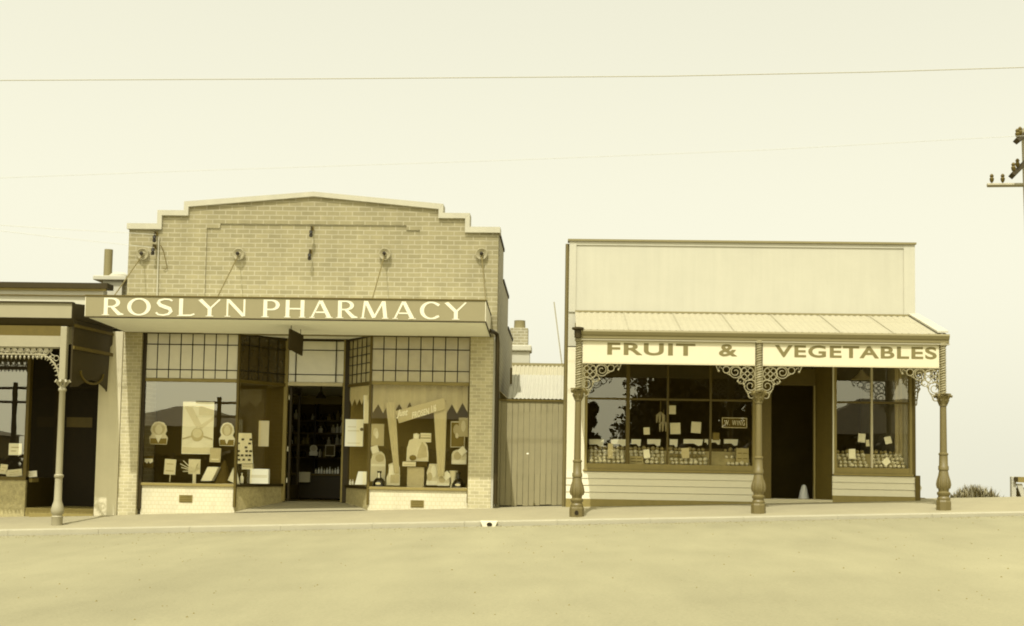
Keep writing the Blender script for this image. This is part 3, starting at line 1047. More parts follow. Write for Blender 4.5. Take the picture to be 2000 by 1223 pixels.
for px0, py0, px1, py1, Y, nm, lb in ((472, 906, 493, 917, .5, 'small_carton', 'small buff carton under the tall sample card'), (488, 916, 524, 945, .45, 'large_carton', 'large white carton on the sill of the recess window left of the door')):
    o, (a, b, c, d) = flat(nm, lb, 'carton', px0, py0, px1, py1, Y, 'paper')
    MB().box(a, b, Y, Y + .12, max(c, ZS - .028), d).build('carton_body', M['paper' if 'large' in nm else 'card'], o, bevel=.006)
    MB().box(a + .02, b - .02, Y - .003, Y - .001, c + (d - c) * .4, c + (d - c) * .6).build('printed_band', M['card' if 'large' in nm else 'tancard'], o)


def bottle(name, label, px, py_bot, h, r, Y, m, group=None, z=None, label_m=None, cat='bottle'):
    x, zz = W(px, py_bot, Y)
    z = zz if z is None else z
    o = thing(name, (x, Y, z), label, cat, group)
    MB().lathe([(r * .9, 0), (r, h * .04), (r, h * .55), (r * .75, h * .68), (r * .35, h * .76), (r * .33, h * .9), (r * .45, h * .92), (r * .45, h), (r * .3, h)], x, Y, 12, z).build('glass_body', M[m], o, smooth=True)
    if label_m:
        MB().lathe([(r * 1.02, h * .12), (r * 1.02, h * .45)], x, Y, 12, z).build('paper_label', M[label_m], o, smooth=True)
    return o


bottle('bottle', 'slim white bottle beside the large white carton of the recess window', 472, 944, .19, .035, .4, 'paper')
for px, lb in ((684, 'left of the two tiny white bottles right of the pharmacy door'), (689, 'right of the two tiny white bottles right of the pharmacy door')):
    bottle('tiny_bottle', lb, px, 947, .1, .022, .7, 'card', 'tiny bottles')
card('paper_strip', 'upright brown paper strip hung in the dark recess window left of the door', 'paper strip', 505, 822, 525, 872, .62, 'tancard')
# recess window right of the door
card('notice', 'large white notice stuck inside the glass right of the pharmacy door', 'notice', 674, 819, 709, 872, .72, 'paper', deco=(('printed_text', 'card', rect(.15, .1, .85, .14)), ('printed_text', 'card', rect(.15, .55, .8, .6)), ('printed_text', 'card', rect(.15, .7, .6, .74)), ('printed_spot', 'indark', disc(.93, .63, .1, .06))))
card('paper_strip', 'tall narrow white strip hung above the white notice', 'paper strip', 710, 772, 725, 827, .35, 'card', tilt=.02)
o, (a, b, c, d) = flat('white_carton', 'white carton on the sill right of the pharmacy door', 'carton', 693, 921, 716, 947, .35, 'paper')
MB().prism([(a, max(c, ZS - .028)), (b, max(c, ZS - .028)), (b, d), (a + .06, d)], .35, .47).build('carton_body', M['paper'], o, bevel=.005)
# right window
card('poster', 'tan poster with pale figure in left corner of right pharmacy window', 'poster', 725, 828, 750, 871, .4, 'tancard', deco=(('printed_figure', 'card', disc(.35, .62, .2, .2)), ('printed_figure', 'paper', disc(.45, .5, .13, .17))))
arch = [(0, 0), (1, 0), (1, .7), (.9, .9), (.7, 1), (.3, 1), (.1, .9), (0, .7)]
cutout('round_top_showcard', 'round-topped buff showcard with disc at left of right pharmacy window', 'showcard', 724, 882, 753, 940, .38, arch, 'card', (('printed_disc', 'tancard', disc(.6, .78, .3, .13)), ('printed_base', 'paper', rect(.02, .5, .98, .58))), 'round-topped showcards')
cutout('round_top_showcard', 'round-topped buff showcard with disc at right edge of right pharmacy window', 'showcard', 882, 879, 911, 907, .38, arch, 'card', (('printed_disc', 'tancard', disc(.4, .58, .25, .28)), ('printed_base', 'paper', rect(.02, .02, .98, .3))), 'round-topped showcards')
cutout('round_top_showcard', 'low round-topped showcard with disc in front of the right streamer', 'showcard', 854, 926, 878, 949, .3, arch, 'card', (('printed_disc', 'tancard', disc(.4, .55, .28, .3)), ('printed_base', 'paper', rect(.02, .0, .98, .22))), 'round-topped showcards')
for px, py, lb, g in ((732, 878, 'white square card set cornerwise on the left showcard of right pharmacy window', .36), (903, 881, 'white square card set cornerwise near right edge of right pharmacy window', .35), (872, 929, 'white square card set cornerwise low beside the right streamer', .28)):
    card('diamond_card', lb, 'card', px - 7, py - 7, px + 7, py + 7, g, 'paper', tilt=.7 if px != 732 else .3, group='white square cards')
for px, lb in ((740, 'squat dark carboy bottle with pale label at left of right pharmacy window'), (895, 'squat dark carboy bottle with pale label at right edge of right pharmacy window')):
    x, _ = W(px, 946, .2)
    z = ZS - .028
    o = thing('carboy', (x, .2, z), lb, 'bottle', 'dark carboys')
    MB().lathe([(.1, 0), (.125, .03), (.12, .1), (.08, .16), (.035, .2), (.03, .27), (.042, .28), (.042, .31), (.02, .31)], x, .22, 18, z).build('glass_body', M['blackglass'], o, smooth=True)
    MB().prism(disc(x, z + .085, .05, .022, 14), .088, .092).build('paper_label', M['card'], o)
    if px == 740:
        MB().prism([(x - .02, z + .18), (x + .02, z + .18), (x + .015, z + .28), (x - .015, z + .28)], .17, .175).build('neck_tag', M['paper'], o)
cutout('figure_showcard', 'buff cut-out showcard of a pale figure at foot of left streamer', 'showcard', 755, 903, 781, 948, .26, [(0, 0), (1, 0), (1, .62), (.9, .95), (.5, 1), (.12, .9), (.2, .6), (0, .35)], 'card', (('printed_figure', 'paper', disc(.4, .6, .25, .3)), ('printed_label', 'paper', rect(.62, .55, .98, .8)), ('printed_base', 'tancard', rect(.3, .1, .95, .45))), 'figure showcards')
cutout('figure_showcard', 'buff cut-out showcard of a pale figure at foot of right streamer', 'showcard', 832, 906, 857, 948, .33, [(0, 0), (1, 0), (1, 1), (.25, 1), (.05, .6), (.1, .3)], 'card', (('printed_figure', 'paper', disc(.6, .65, .22, .28)), ('printed_base', 'paper', rect(.05, .02, .95, .2)), ('printed_ground', 'tancard', disc(.3, .4, .2, .2))), 'figure showcards')
o, (a, b, c, d) = flat('white_vase', 'tall white vase-shaped card before the dark carboy at right', 'vase', 876, 907, 895, 946, .26, 'card')
MB().lathe([(.05, 0), (.06, .04), (.045, .1), (.055, .22), (.075, .3), (.085, .34), (.07, .34)], (a + b) / 2, .3, 14, ZS - .028).build('vase_body', M['card'], o, smooth=True)
# centre piece
o, (a, b, c, d) = flat('pedestal', 'plain tan box pedestal in middle of right pharmacy window', 'pedestal', 795, 912, 828, 949, .3, 'tancard')
ptop = d
MB().box(a, b, .3, .55, ZS - .028, d).build('pedestal_box', M['tancard'], o, bevel=.006)
MB().box(a - .06, b + .06, .27, .58, d, d + .09).build('plinth_top', M['indark'], o, bevel=.006)
o = cutout('figure_showcard', 'large buff cut-out showcard of a seated figure on the plain tan pedestal', 'showcard', 794, 846, 837, 901, .32, [(.0, .0), (1, .0), (1, .3), (.95, .55), (.78, .78), (.55, .8), (.58, .95), (.45, 1), (.3, .97), (.3, .8), (.12, .74), (.02, .45)], 'card', (
    ('printed_coat', 'tancard', [(.5, .1), (.95, .15), (.9, .5), (.7, .7), (.55, .4)]), ('printed_arm', 'card', [(.1, .3), (.4, .35), (.45, .6), (.2, .65)]), ('printed_fruit', 'tancard', disc(.62, .2, .12, .1)), ('printed_fruit', 'browncard', disc(.3, .12, .16, .1)), ('printed_face', 'paper', disc(.42, .88, .1, .08))), 'figure showcards')
card('small_sign', 'small pale two-line sign fixed beside the head of the seated figure showcard', 'sign', 821, 846, 842, 864, .3, 'card', deco=(('printed_text', 'browncard', rect(.05, .42, .95, .5)), ('printed_text', 'tancard', rect(.05, .7, .95, .76))))
card('label_card', 'small pale label lying on the dark plinth of the tan pedestal', 'card', 786, 902, 812, 911, .24, 'card', deco=(('printed_text', 'tancard', rect(.1, .3, .9, .45)),))
card('picture_card', 'brown picture card with white border at right side of right pharmacy window', 'poster', 880, 823, 908, 874, .45, 'card', deco=(('printed_picture', 'browncard', rect(.05, .03, .95, .95)), ('printed_figure', 'tancard', disc(.4, .68, .22, .2)), ('printed_figure', 'card', disc(.45, .45, .12, .1))), group='picture cards')
card('picture_card', 'tan picture card of pale figure overlapping the brown picture card', 'poster', 896, 816, 914, 853, .42, 'tancard', deco=(('printed_figure', 'card', disc(.5, .55, .25, .3)),), group='picture cards')
# crepe pelmet with jagged lower edge, two tapering streamers
pe = MB()
pts = []
xa, za = W(729, 757, .3)
xb, zb = W(914, 757, .3)
N = 9
edge = []
for i in range(N * 2 + 1):
    u = i / (N * 2)
    edge.append((xa + (xb - xa) * u, (W(820, 806, .3)[1] if i % 2 == 0 else W(820, 788, .3)[1]) + random.uniform(-.03, .03)))
for i in range(len(edge) - 1):
    (x0, z0), (x1, z1) = edge[i], edge[i + 1]
    y0, y1 = .3 + .03 * (i % 2), .3 + .03 * ((i + 1) % 2)
    pe.quad((x0, y0, z0), (x1, y1, z1), (x1, y1, ZT + .02), (x0, y0, ZT + .02))
tag(pe.build('crepe_pelmet', M['cloth'], loc=(xa, .3, za)), 'wide tan crepe pelmet with jagged edge across right pharmacy window', 'pelmet')
pe = MB()
A, B = Vector((DX1 + .06, YD - .1, 0)), Vector((WR0 - .05, YW + .2, 0))
for i in range(8):
    p, q = A.lerp(B, i / 8), A.lerp(B, (i + 1) / 8)
    zz = [2.0 - .12 * (k % 2) + random.uniform(-.02, .02) for k in (i, i + 1)]
    pe.quad((p.x, p.y, zz[0]), (q.x, q.y, zz[1]), (q.x, q.y, ZT + .02), (p.x, p.y, ZT + .02))
tag(pe.build('crepe_pelmet', M['cloth'], loc=tuple(A)), 'short tan crepe pelmet with jagged edge in splayed window right of the door', 'pelmet')
for (t0, t1, b0, b1, lb) in (((753, 786), (772, 786), (770, 925), (780, 925), 'left tapering tan crepe streamer hung in right pharmacy window'), ((846, 786), (873, 786), (855, 930), (868, 930), 'right tapering tan crepe streamer hung in right pharmacy window')):
    P = [W(*p, .22) for p in (t0, t1, b1, b0)]
    mb = MB()
    K = 5
    for k in range(K):
        u0, u1 = k / K, (k + 1) / K
        y0, y1 = .22 + .012 * (k % 2), .22 + .012 * ((k + 1) % 2)
        mix = lambda p, q, u: (p[0] + (q[0] - p[0]) * u, p[1] + (q[1] - p[1]) * u)
        a, b, c, d = mix(P[0], P[1], u0), mix(P[0], P[1], u1), mix(P[3], P[2], u1), mix(P[3], P[2], u0)
        mb.quad((a[0], y0, a[1]), (b[0], y1, b[1]), (c[0], y1, c[1]), (d[0], y0, d[1]))
    tag(mb.build('crepe_streamer', M['cloth'], loc=(P[3][0], .22, P[3][1])), lb, 'streamer', 'crepe streamers')
# slanting banner
P = [W(*p, .18) for p in ((772, 803), (868, 777), (869, 799), (779, 827))]
bn = thing('banner', (P[3][0], .18, P[3][1]), 'slanting tan paper banner with white lettering in right pharmacy window', 'banner')
MB().prism([P[0], P[1], P[2], P[3]], .18, .188).build('paper', M['tancard'], bn)
MB().prism([(P[3][0], P[3][1]), (P[2][0], P[2][1]), (P[2][0], P[2][1] + .02), (P[3][0], P[3][1] + .02)], .174, .179).build('border', M['cloth'], bn)
mb = MB()
sl = (P[1][1] - P[0][1]) / (P[1][0] - P[0][0])
a, b = W(774, 818, .17), W(797, 800, .17)
textmesh('Just', a[0], b[0], a[1], a[1] + .16, .172, mb, offset=.03, shear=.3, tilt=sl * .5)
a, b = W(805, 818, .17), W(838, 800, .17)
textmesh('FROSEN', a[0], b[0], a[1], a[1] + .12, .172, mb, offset=.03, space=1.1, tilt=sl)
a, b = W(842, 806, .17), W(852, 800, .17)
textmesh('1/6', a[0], b[0], a[1], a[1] + .13, .172, mb, offset=.03, tilt=sl)
mb.build('lettering', M['paper'], bn)

# inside the pharmacy: dispensary cabinet, counter, lamp, bottles
YB = 4.1
a, b, c, d = RC(560, 775, 668, 985, YB)
dc = thing('dispensary_cabinet', ((a + b) / 2, YB, ZF), 'dark shelved cabinet with carved top seen through the pharmacy door', 'cabinet')
MB().box(a - .3, b + .3, YB + .3, YB + .34, ZF, d).build('cabinet_back', M['indark'], dc)
ct = MB()
ct.box(a + .02, b + .1, YB - .05, YB + .34, d - .03, d + .02)
ct.box(a + .06, b + .06, YB - .02, YB + .3, d - .16, d - .03)
ct.build('cornice', M['woodmid'], dc, bevel=.008)
shelves = [W(615, y, YB)[1] for y in (820, 845, 868, 893)]
for z in shelves:
    MB().box(a - .25, b + .25, YB, YB + .3, z - .03, z).build('shelf', M['wood'], dc)
for x in (a - .02, (a + b) / 2, b + .02):
    MB().box(x - .02, x + .02, YB - .01, YB + .3, ZF, d - .16).build('upright', M['darkwood'], dc)
k = 0
for i, z in enumerate(shelves):
    for j in range(13):
        if random.random() < .12:
            continue
        x = a + .06 + (b - a - .1) * j / 12
        hgt = random.uniform(.12, .24)
        o = thing('shelf_bottle', (x, YB + .12, z), ['medicine bottle on the top shelf of the dispensary cabinet', 'medicine bottle on the second shelf of the dispensary cabinet', 'medicine bottle on the third shelf of the dispensary cabinet', 'medicine bottle on the lowest shelf of the dispensary cabinet'][i], 'bottle', 'bottles in the dispensary cabinet, shelf by shelf')
        mm = random.choice(['amber', 'amber', 'amber', 'browncard', 'tancard', 'card'])
        r = random.uniform(.03, .05)
        MB().lathe([(r, 0), (r, hgt * .6), (r * .4, hgt * .75), (r * .4, hgt), (r * .2, hgt)], x, YB + .12, 8, z).build('glass_body', M[mm], o, smooth=True)
YC = 2.9
a, b, c, d = RC(556, 925, 676, 985, YC)
co = thing('shop_counter', ((a + b) / 2, YC, ZF), 'dark glass-fronted counter facing the open pharmacy door', 'counter')
MB().box(a - .3, b + .3, YC, YC + .5, ZF, d - .04).build('counter_body', M['darkwood'], co, bevel=.01)
MB().box(a - .34, b + .34, YC - .03, YC + .53, d - .04, d).build('counter_top', M['wood'], co, bevel=.006)
ctop = d
for j in range(9):
    px = 617 + j * 5.4
    bottle('white_bottle', 'small white bottle in the row along the dark pharmacy counter', px, 925, .1 + .02 * (j % 3), .022, YC + .15, 'paper' if j % 3 else 'card', 'row of white bottles on the counter', z=ctop)
card('counter_card', 'grey-tan box standing before the counter inside the pharmacy door', 'box', 581, 922, 605, 942, YC - .12, 'tancard', th=.1)
cutout('portrait_showcard', 'pale cut-out portrait card far inside the pharmacy door', 'showcard', 604, 869, 621, 890, YC + .6, head, 'card', hd[1:2], 'portrait showcards')
card('framed_picture', 'small dark picture with pale border on the cabinet inside the door', 'picture', 635, 869, 654, 891, YC + .7, 'tancard', deco=(('printed_picture', 'indark', rect(.08, .08, .92, .92)),))
x, z = W(627, 775, 2.4)
o = thing('hanging_lamp', (x, 2.4, 3.2), 'dark lamp hanging from the ceiling inside the pharmacy door', 'lamp')
MB().tube([(x, 2.4, 3.19), (x, 2.4, z + .06)], .015).build('lamp_rod', M['darkline'], o)
MB().lathe([(.03, .12), (.05, .1), (.11, .0), (.1, 0)], x, 2.4, 14, z - .03).build('lamp_shade', M['shade'], o, smooth=True)


# ================================================================== FRUIT SHOP
FX0, FX1 = .15, 6.38
FS = thing('fruit_shop_building', ((FX0 + FX1) / 2, 0, gz(3.2)), 'low white shop with iron-lace verandah and fruit and vegetable sign', 'shop')
ZTOP = 4.9
mb = MB()
mb.box(FX0, FX1, 0, .16, 2.98, ZTOP)
mb.build('upper_wall', M['whitewall'], FS)
mb = MB()
mb.box(FX0 - .03, FX1 + .02, -.05, .2, ZTOP, ZTOP + .035)
fcap = mb.build('parapet_cap', M['gutter'], FS)
MB().box(FX0 + .13, FX1 - .2, -.018, -.0005, ZTOP - .07, ZTOP - .001).build('parapet_moulding', M['whitewall'], FS)
MB().box(FX0 + .001, FX0 + .13, -.022, -.0005, 3.6, ZTOP - .001).build('corner_board', M['plaster'], FS)
MB().box(FX1 - .2, FX1 - .001, -.022, -.0005, 3.6, ZTOP - .001).build('corner_board', M['whitewall'], FS)
for xw, m in ((FX0, 'whitewall'), (FX1 - .16, 'whitewall')):
    sd = MB()
    sd.prism3([(xw, .16, gz(xw) - .3), (xw, 8.5, gz(xw) - .3), (xw, 8.5, 2.6), (xw, 2.2, 3.6), (xw, .16, ZTOP)], (.16, 0, 0))
    sd.build('side_wall', M[m], FS)
MB().tube([(FX0 - .03, .14, gz(FX0)), (FX0 - .03, .14, ZTOP - .03)], .04, 8).build('corner_downpipe', M['iron'], FS, smooth=True)
MB().prism3([(FX0 + .17, .2, 3.9), (FX1 - .17, .2, 3.9), (FX1 - .17, 8.4, 2.5), (FX0 + .17, 8.4, 2.5)], (0, 0, .06)).build('roof', M['corr'], FS)
# lower front: corner boards, windows, door
YF = .0
fz = (W(1300, 925, 0)[1] + W(1700, 923, 0)[1]) / 2       # underside of the window apron
ZFS = (W(1300, 909, 0)[1] + W(1700, 912, 0)[1]) / 2     # bottom of panes
ZFT = (W(1300, 780, 0)[1] + W(1700, 787, 0)[1]) / 2     # transom bar
LX0, LX1 = W(1147, 840, 0)[0], W(1470, 840, 0)[0]
RX0, RX1 = W(1634, 840, 0)[0], W(1776, 840, 0)[0]
ZH = 2.96
MB().box(FX0, LX0 - .05, 0, .16, gz(FX0) - .2, ZH).build('corner_wall', M['white'], FS)
for i, (a, b, muls) in enumerate(((LX0, LX1, (1226, 1304, 1388)), (RX0, RX1, (1703,)))):
    wn = MB()
    wn.box(a - .048, a, -.02, .1, fz, ZH)
    wn.box(b, b + .048, -.02, .1, fz, ZH)
    wn.box(a, b, -.015, .1, fz + .02, ZFS)
    wn.box(a, b, -.01, .08, ZH - .06, ZH)
    win = wn.build('shop_window', M['woodmid'], FS, bevel=.004)
    MB().box(a, b, .0, .05, ZFT - .018, ZFT + .018).build('transom_bar', M['wood'], win)
    for k, px in enumerate(muls):
        x = W(px, 840, 0)[0]
        w = .034 if (i == 0 and k < 1) else .018
        MB().box(x - w, x + w, -.006, .06, ZFS, ZH - .06).build('mullion', M['wood' if i == 0 else 'woodlight'], win, bevel=.003)
    xs_ = [a] + [W(px, 840, 0)[0] for px in muls] + [b]
    for p, q in zip(xs_, xs_[1:]):
        for z0, z1 in ((ZFS, ZFT - .018), (ZFT + .018, ZH - .06)):
            mb = MB()
            mb.quad((p, .03, z0), (q, .03, z0), (q, .03, z1), (p, .03, z1))
            mb.build('pane', M['glassf'], win)
    MB().box(a - .06, b + .06, -.05, .12, fz - .02, fz + .019).build('sill', M['woodmid'], win, bevel=.004)
    # pale jamb strips
    MB().box(a - .075, a - .05, -.028, .1, fz, ZH).build('jamb', M['white'], win)
    if i == 0:
        MB().box(b + .05, b + .075, -.028, .1, fz, ZH).build('jamb', M['white'], win)
    # weatherboard riser
    rb = MB()
    x0, x1 = (FX0, b + .08) if i == 0 else (a - .08, FX1 + .02)
    zlow = gz((x0 + x1) / 2)
    nb = 4 if i == 0 else 3
    zb = zlow + .09
    for k in range(nb):
        za, zc = zb + (fz - .022 - zb) * k / nb, zb + (fz - .022 - zb) * (k + 1) / nb - .006
        rb.prism3([(x0, -.03, za), (x0, -.016, zc), (x0, .1, zc), (x0, .1, za)], (x1 - x0, 0, 0))
    rb.build('riser_boards', M['white'], FS)
    MB().prism([(x0, gz(x0) - .2), (x1, gz(x1) - .2), (x1, zb - .001), (x0, zb - .001)], -.034, .1).build('plinth', M['woodmid'], FS)
MB().box(FX1 - .02, FX1 + .07, -.04, .12, gz(6.4) - .1, fz).build('corner_block', M['wood'], FS)
MB().box(RX1 + .05, FX1 - .0, -.01, .16, fz, ZH).build('corner_post', M['wood'], FS)
# door recess
YR = .35
d0, d1 = W(1500, 860, YR)[0], W(1592, 860, YR)[0]
MB().box(LX1 + .076, d0, -.01, .35, gz(3.6) - .1, ZH).build('door_post', M['wood'], FS, bevel=.006)
ZDH = W(1545, 753, YR)[1]
rv = MB()
rv.prism3([(d1, YR, gz(4) - .1), (RX0 - .08, .0, gz(4) - .1), (RX0 - .08, .1, gz(4) - .1), (d1, YR + .1, gz(4) - .1)], (0, 0, ZH - gz(4) + .1))
rv.build('splayed_panel', M['wood'], FS)
MB().box(d0, d1, YR - .01, YR + .08, ZDH, ZDH + .3).build('door_head', M['wood'], FS)
mb = MB()
mb.quad((d0, YR + .03, ZDH + .3), (d1, YR + .03, ZDH + .3), (d1, YR + .03, ZH), (d0, YR + .03, ZH))
mb.build('fanlight', M['glassf'], FS)
MB().box(d1 - .03, d1 + .0, YR - .03, YR + .06, gz(4), ZDH).build('door_jamb', M['woodmid'], FS)
MB().box(LX1 + .08, RX0 - .08, -.03, YR + .1, gz(4) - .1, gz(4.3) + .06).build('doorstep', M['woodlight'], FS)
# a dark door leaf standing open inwards
MB().box(d0 + .01, d0 + .05, YR + .08, YR + .85, gz(4) + .07, ZDH - .02).build('door', M['darkwood'], FS)
# interior
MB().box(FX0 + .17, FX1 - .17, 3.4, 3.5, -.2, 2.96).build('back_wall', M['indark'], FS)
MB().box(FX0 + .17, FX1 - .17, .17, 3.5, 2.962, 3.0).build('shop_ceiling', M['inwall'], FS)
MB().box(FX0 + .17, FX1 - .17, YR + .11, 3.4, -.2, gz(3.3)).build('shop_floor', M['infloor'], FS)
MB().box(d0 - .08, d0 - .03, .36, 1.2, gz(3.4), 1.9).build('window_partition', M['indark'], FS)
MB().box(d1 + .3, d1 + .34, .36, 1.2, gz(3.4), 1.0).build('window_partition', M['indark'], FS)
# curtain folds at the right end of the right window
cu = MB()
xc0, xc1 = W(1745, 800, .4)[0], W(1772, 800, .4)[0]
prev = None
for i in range(15):
    x = xc0 + (xc1 - xc0) * i / 14
    y = .3 + .03 * math.sin(i * 1.5)
    if prev:
        cu.quad((prev[0], prev[1], ZFS + .05), (x, y, ZFS + .05), (x, y, ZH - .06), (prev[0], prev[1], ZH - .06))
    prev = (x, y)
tag(cu.build('curtain', M['tancard'], loc=(xc0, .3, ZFS), smooth=True), 'pale folded curtain at right end of the narrow fruit window', 'curtain')
# verandah
YV = -1.7
ZR0 = 3.6
zg1, zg0 = 3.09, 2.945
vr = MB()
NC = 56
top, bot = [], []
VX0, VX1 = .27, 6.42
for i in range(NC * 4 + 1):
    u = i / (NC * 4)
    x = VX0 + (VX1 - VX0) * u
    w = .007 * math.sin(2 * math.pi * i / 4)
    top.append((x, .0 if False else -.005, ZR0 + w))
    bot.append((x, YV - .05, zg1 + .012 + w))
for i in range(NC * 4):
    vr.quad(bot[i], bot[i + 1], top[i + 1], top[i])
ver = vr.build('verandah_roof', M['corr'], FS, smooth=True)
fl_ = MB()
fl_.box(VX0, VX1, -.03, -.0005, ZR0 - .005, ZR0 + .03)
fl_.build('flashing', M['gutter'], ver)
for k in range(1, 7):
    x = VX0 + (VX1 - VX0) * k / 7
    MB().tube([(x, -.01, ZR0 + .012), (x, YV - .04, zg1 + .026)], .005, 5).build('roof_seam', M['corr'], ver)
MB().prism3([(VX1 - .16, -.01, ZR0 + .02), (VX1 + .02, -.01, ZR0 + .02), (VX1 + .02, YV - .05, zg1 + .035), (VX1 - .16, YV - .05, zg1 + .035)], (0, 0, .03)).build('barge_flashing', M['plaster'], ver)
MB().box(VX0, VX1, -.04, .0, ZR0 - .3, ZR0 - .2).build('wall_plate', M['wood'], ver)
for k in range(6):
    x = VX0 + .1 + (VX1 - VX0 - .2) * k / 5
    MB().prism3([(x, -.04, ZR0 - .05), (x, -.04, ZR0 - .13), (x, YV + .05, zg1 - .1), (x, YV + .05, zg1 - .02)], (.05, 0, 0)).build('rafter', M['woodmid'], ver)
gt = MB()
gt.prism3([(VX0, YV + .02, zg1), (VX0, YV - .09, zg1 + .01), (VX0, YV - .1, zg1 - .02), (VX0, YV - .075, zg0 + .07), (VX0, YV - .06, zg0 + .06), (VX0, YV - .055, zg0 + .012), (VX0, YV - .04, zg0), (VX0, YV + .02, zg0)], (VX1 + .03 - VX0, 0, 0))
gt.build('gutter', M['gutter'], ver)
MB().box(VX0 - .01, VX1 + .04, YV - .058, YV + .025, zg0 - .02, zg0 - .001).build('gutter_bead', M['corr'], ver)
PXS = [W(1131, 660, YV)[0], W(1484, 660, YV)[0], W(1843, 660, YV)[0]]
PXS = [.322, 3.325, 6.36]
zs0, zs1 = 2.555, 2.925
words = [('FRUIT', (1186, 1358)), ('&', (1404, 1440)), ('VEGETABLES', (1513, 1829))]
for k in range(2):
    a, b = PXS[k] + .062, PXS[k + 1] - .062
    sb = MB().box(a, b, YV - .012, YV + .03, zs0, zs1).build('sign_board', M['board'], ver, bevel=.003)
    MB().box(a, b, YV - .016, YV + .034, zs0 - .018, zs0 - .001).build('sign_edge', M['woodlight'], sb)
    for wd, (p, q) in words:
        if (k == 0) == (wd != 'VEGETABLES'):
            mb = MB()
            x0, x1 = W(p, 685, YV)[0], W(q, 685, YV)[0]
            textmesh(wd, x0, x1, zs0 + .13, zs0 + .335, YV - .015, mb, offset=.028, space=1.12)
            mb.build('lettering', M['slletter'], sb)


def spiral(cx, cz, r, turns, start, n=22, sgn=1):
    return [(cx + r * (1 - .75 * i / n) * math.cos(start + sgn * turns * 2 * math.pi * i / n), cz + r * (1 - .75 * i / n) * math.sin(start + sgn * turns * 2 * math.pi * i / n)) for i in range(n + 1)]


def ring(cx, cz, r, n=16):
    return [(cx + r * math.cos(2 * math.pi * i / n), cz + r * math.sin(2 * math.pi * i / n)) for i in range(n)]


def bracket(parent, ox, oy, oz, dirv, W_=.66, H_=.56):
    """corner bracket of cast lace: s runs out from the post along dirv, t runs down"""
    mb = MB()
    f = lambda s, t, e=0: (ox + dirv[0] * s * W_, oy + dirv[1] * s * W_ + e * .0, oz - t * H_)

    def stroke(pts, r=.011, closed=False):
        r *= .82
        mb.tube([f(s, t) for s, t in pts], r, 5, closed)
    stroke([(0, 0), (1, 0)], .013)
    stroke([(0, 0), (0, 1)], .013)
    asp = W_ / H_

    def rg(cs, ct, r, w=.011):
        stroke([(s, t) for s, t in [(cs + r * math.cos(a) / asp, ct + r * math.sin(a)) for a in [2 * math.pi * i / 14 for i in range(14)]]], w, True)

    def spr(cs, ct, r, st, sg=1):
        stroke([(cs + (x) / asp, ct + z) for x, z in spiral(0, 0, r, 1.4, st, 20, sg)], .01)
    rg(.2, .24, .21)
    rg(.2, .24, .07, .009)
    for a in range(4):
        q = math.pi / 4 + a * math.pi / 2
        rg(.2 + .13 * math.cos(q) / asp, .24 + .13 * math.sin(q), .075, .009)
    spr(.5, .19, .17, math.pi, 1)
    rg(.5, .19, .18, .01)
    spr(.12, .6, .18, -math.pi / 2, -1)
    rg(.12, .6, .19, .01)
    rg(.73, .13, .1)
    rg(.1, .88, .09)
    rg(.36, .45, .09, .01)
    stroke([(.36, .47), (.42, .52), (.44, .45)], .012)
    stroke([(.62, .3), (.68, .26), (.72, .23)], .01)
    stroke([(.84, .1), (.9, .03), (.94, .16), (.99, .0)], .012)
    stroke([(.24, .74), (.2, .8), (.14, .96)], .011)
    stroke([(.3, .52), (.26, .6), (.27, .66)], .011)
    for s, t in ((.44, .47), (.92, .17), (.29, .56)):
        c = f(s, t)
        mb.ball(c, .02, 6, 4)
    return mb.build('lace_bracket', M['lace'], parent)


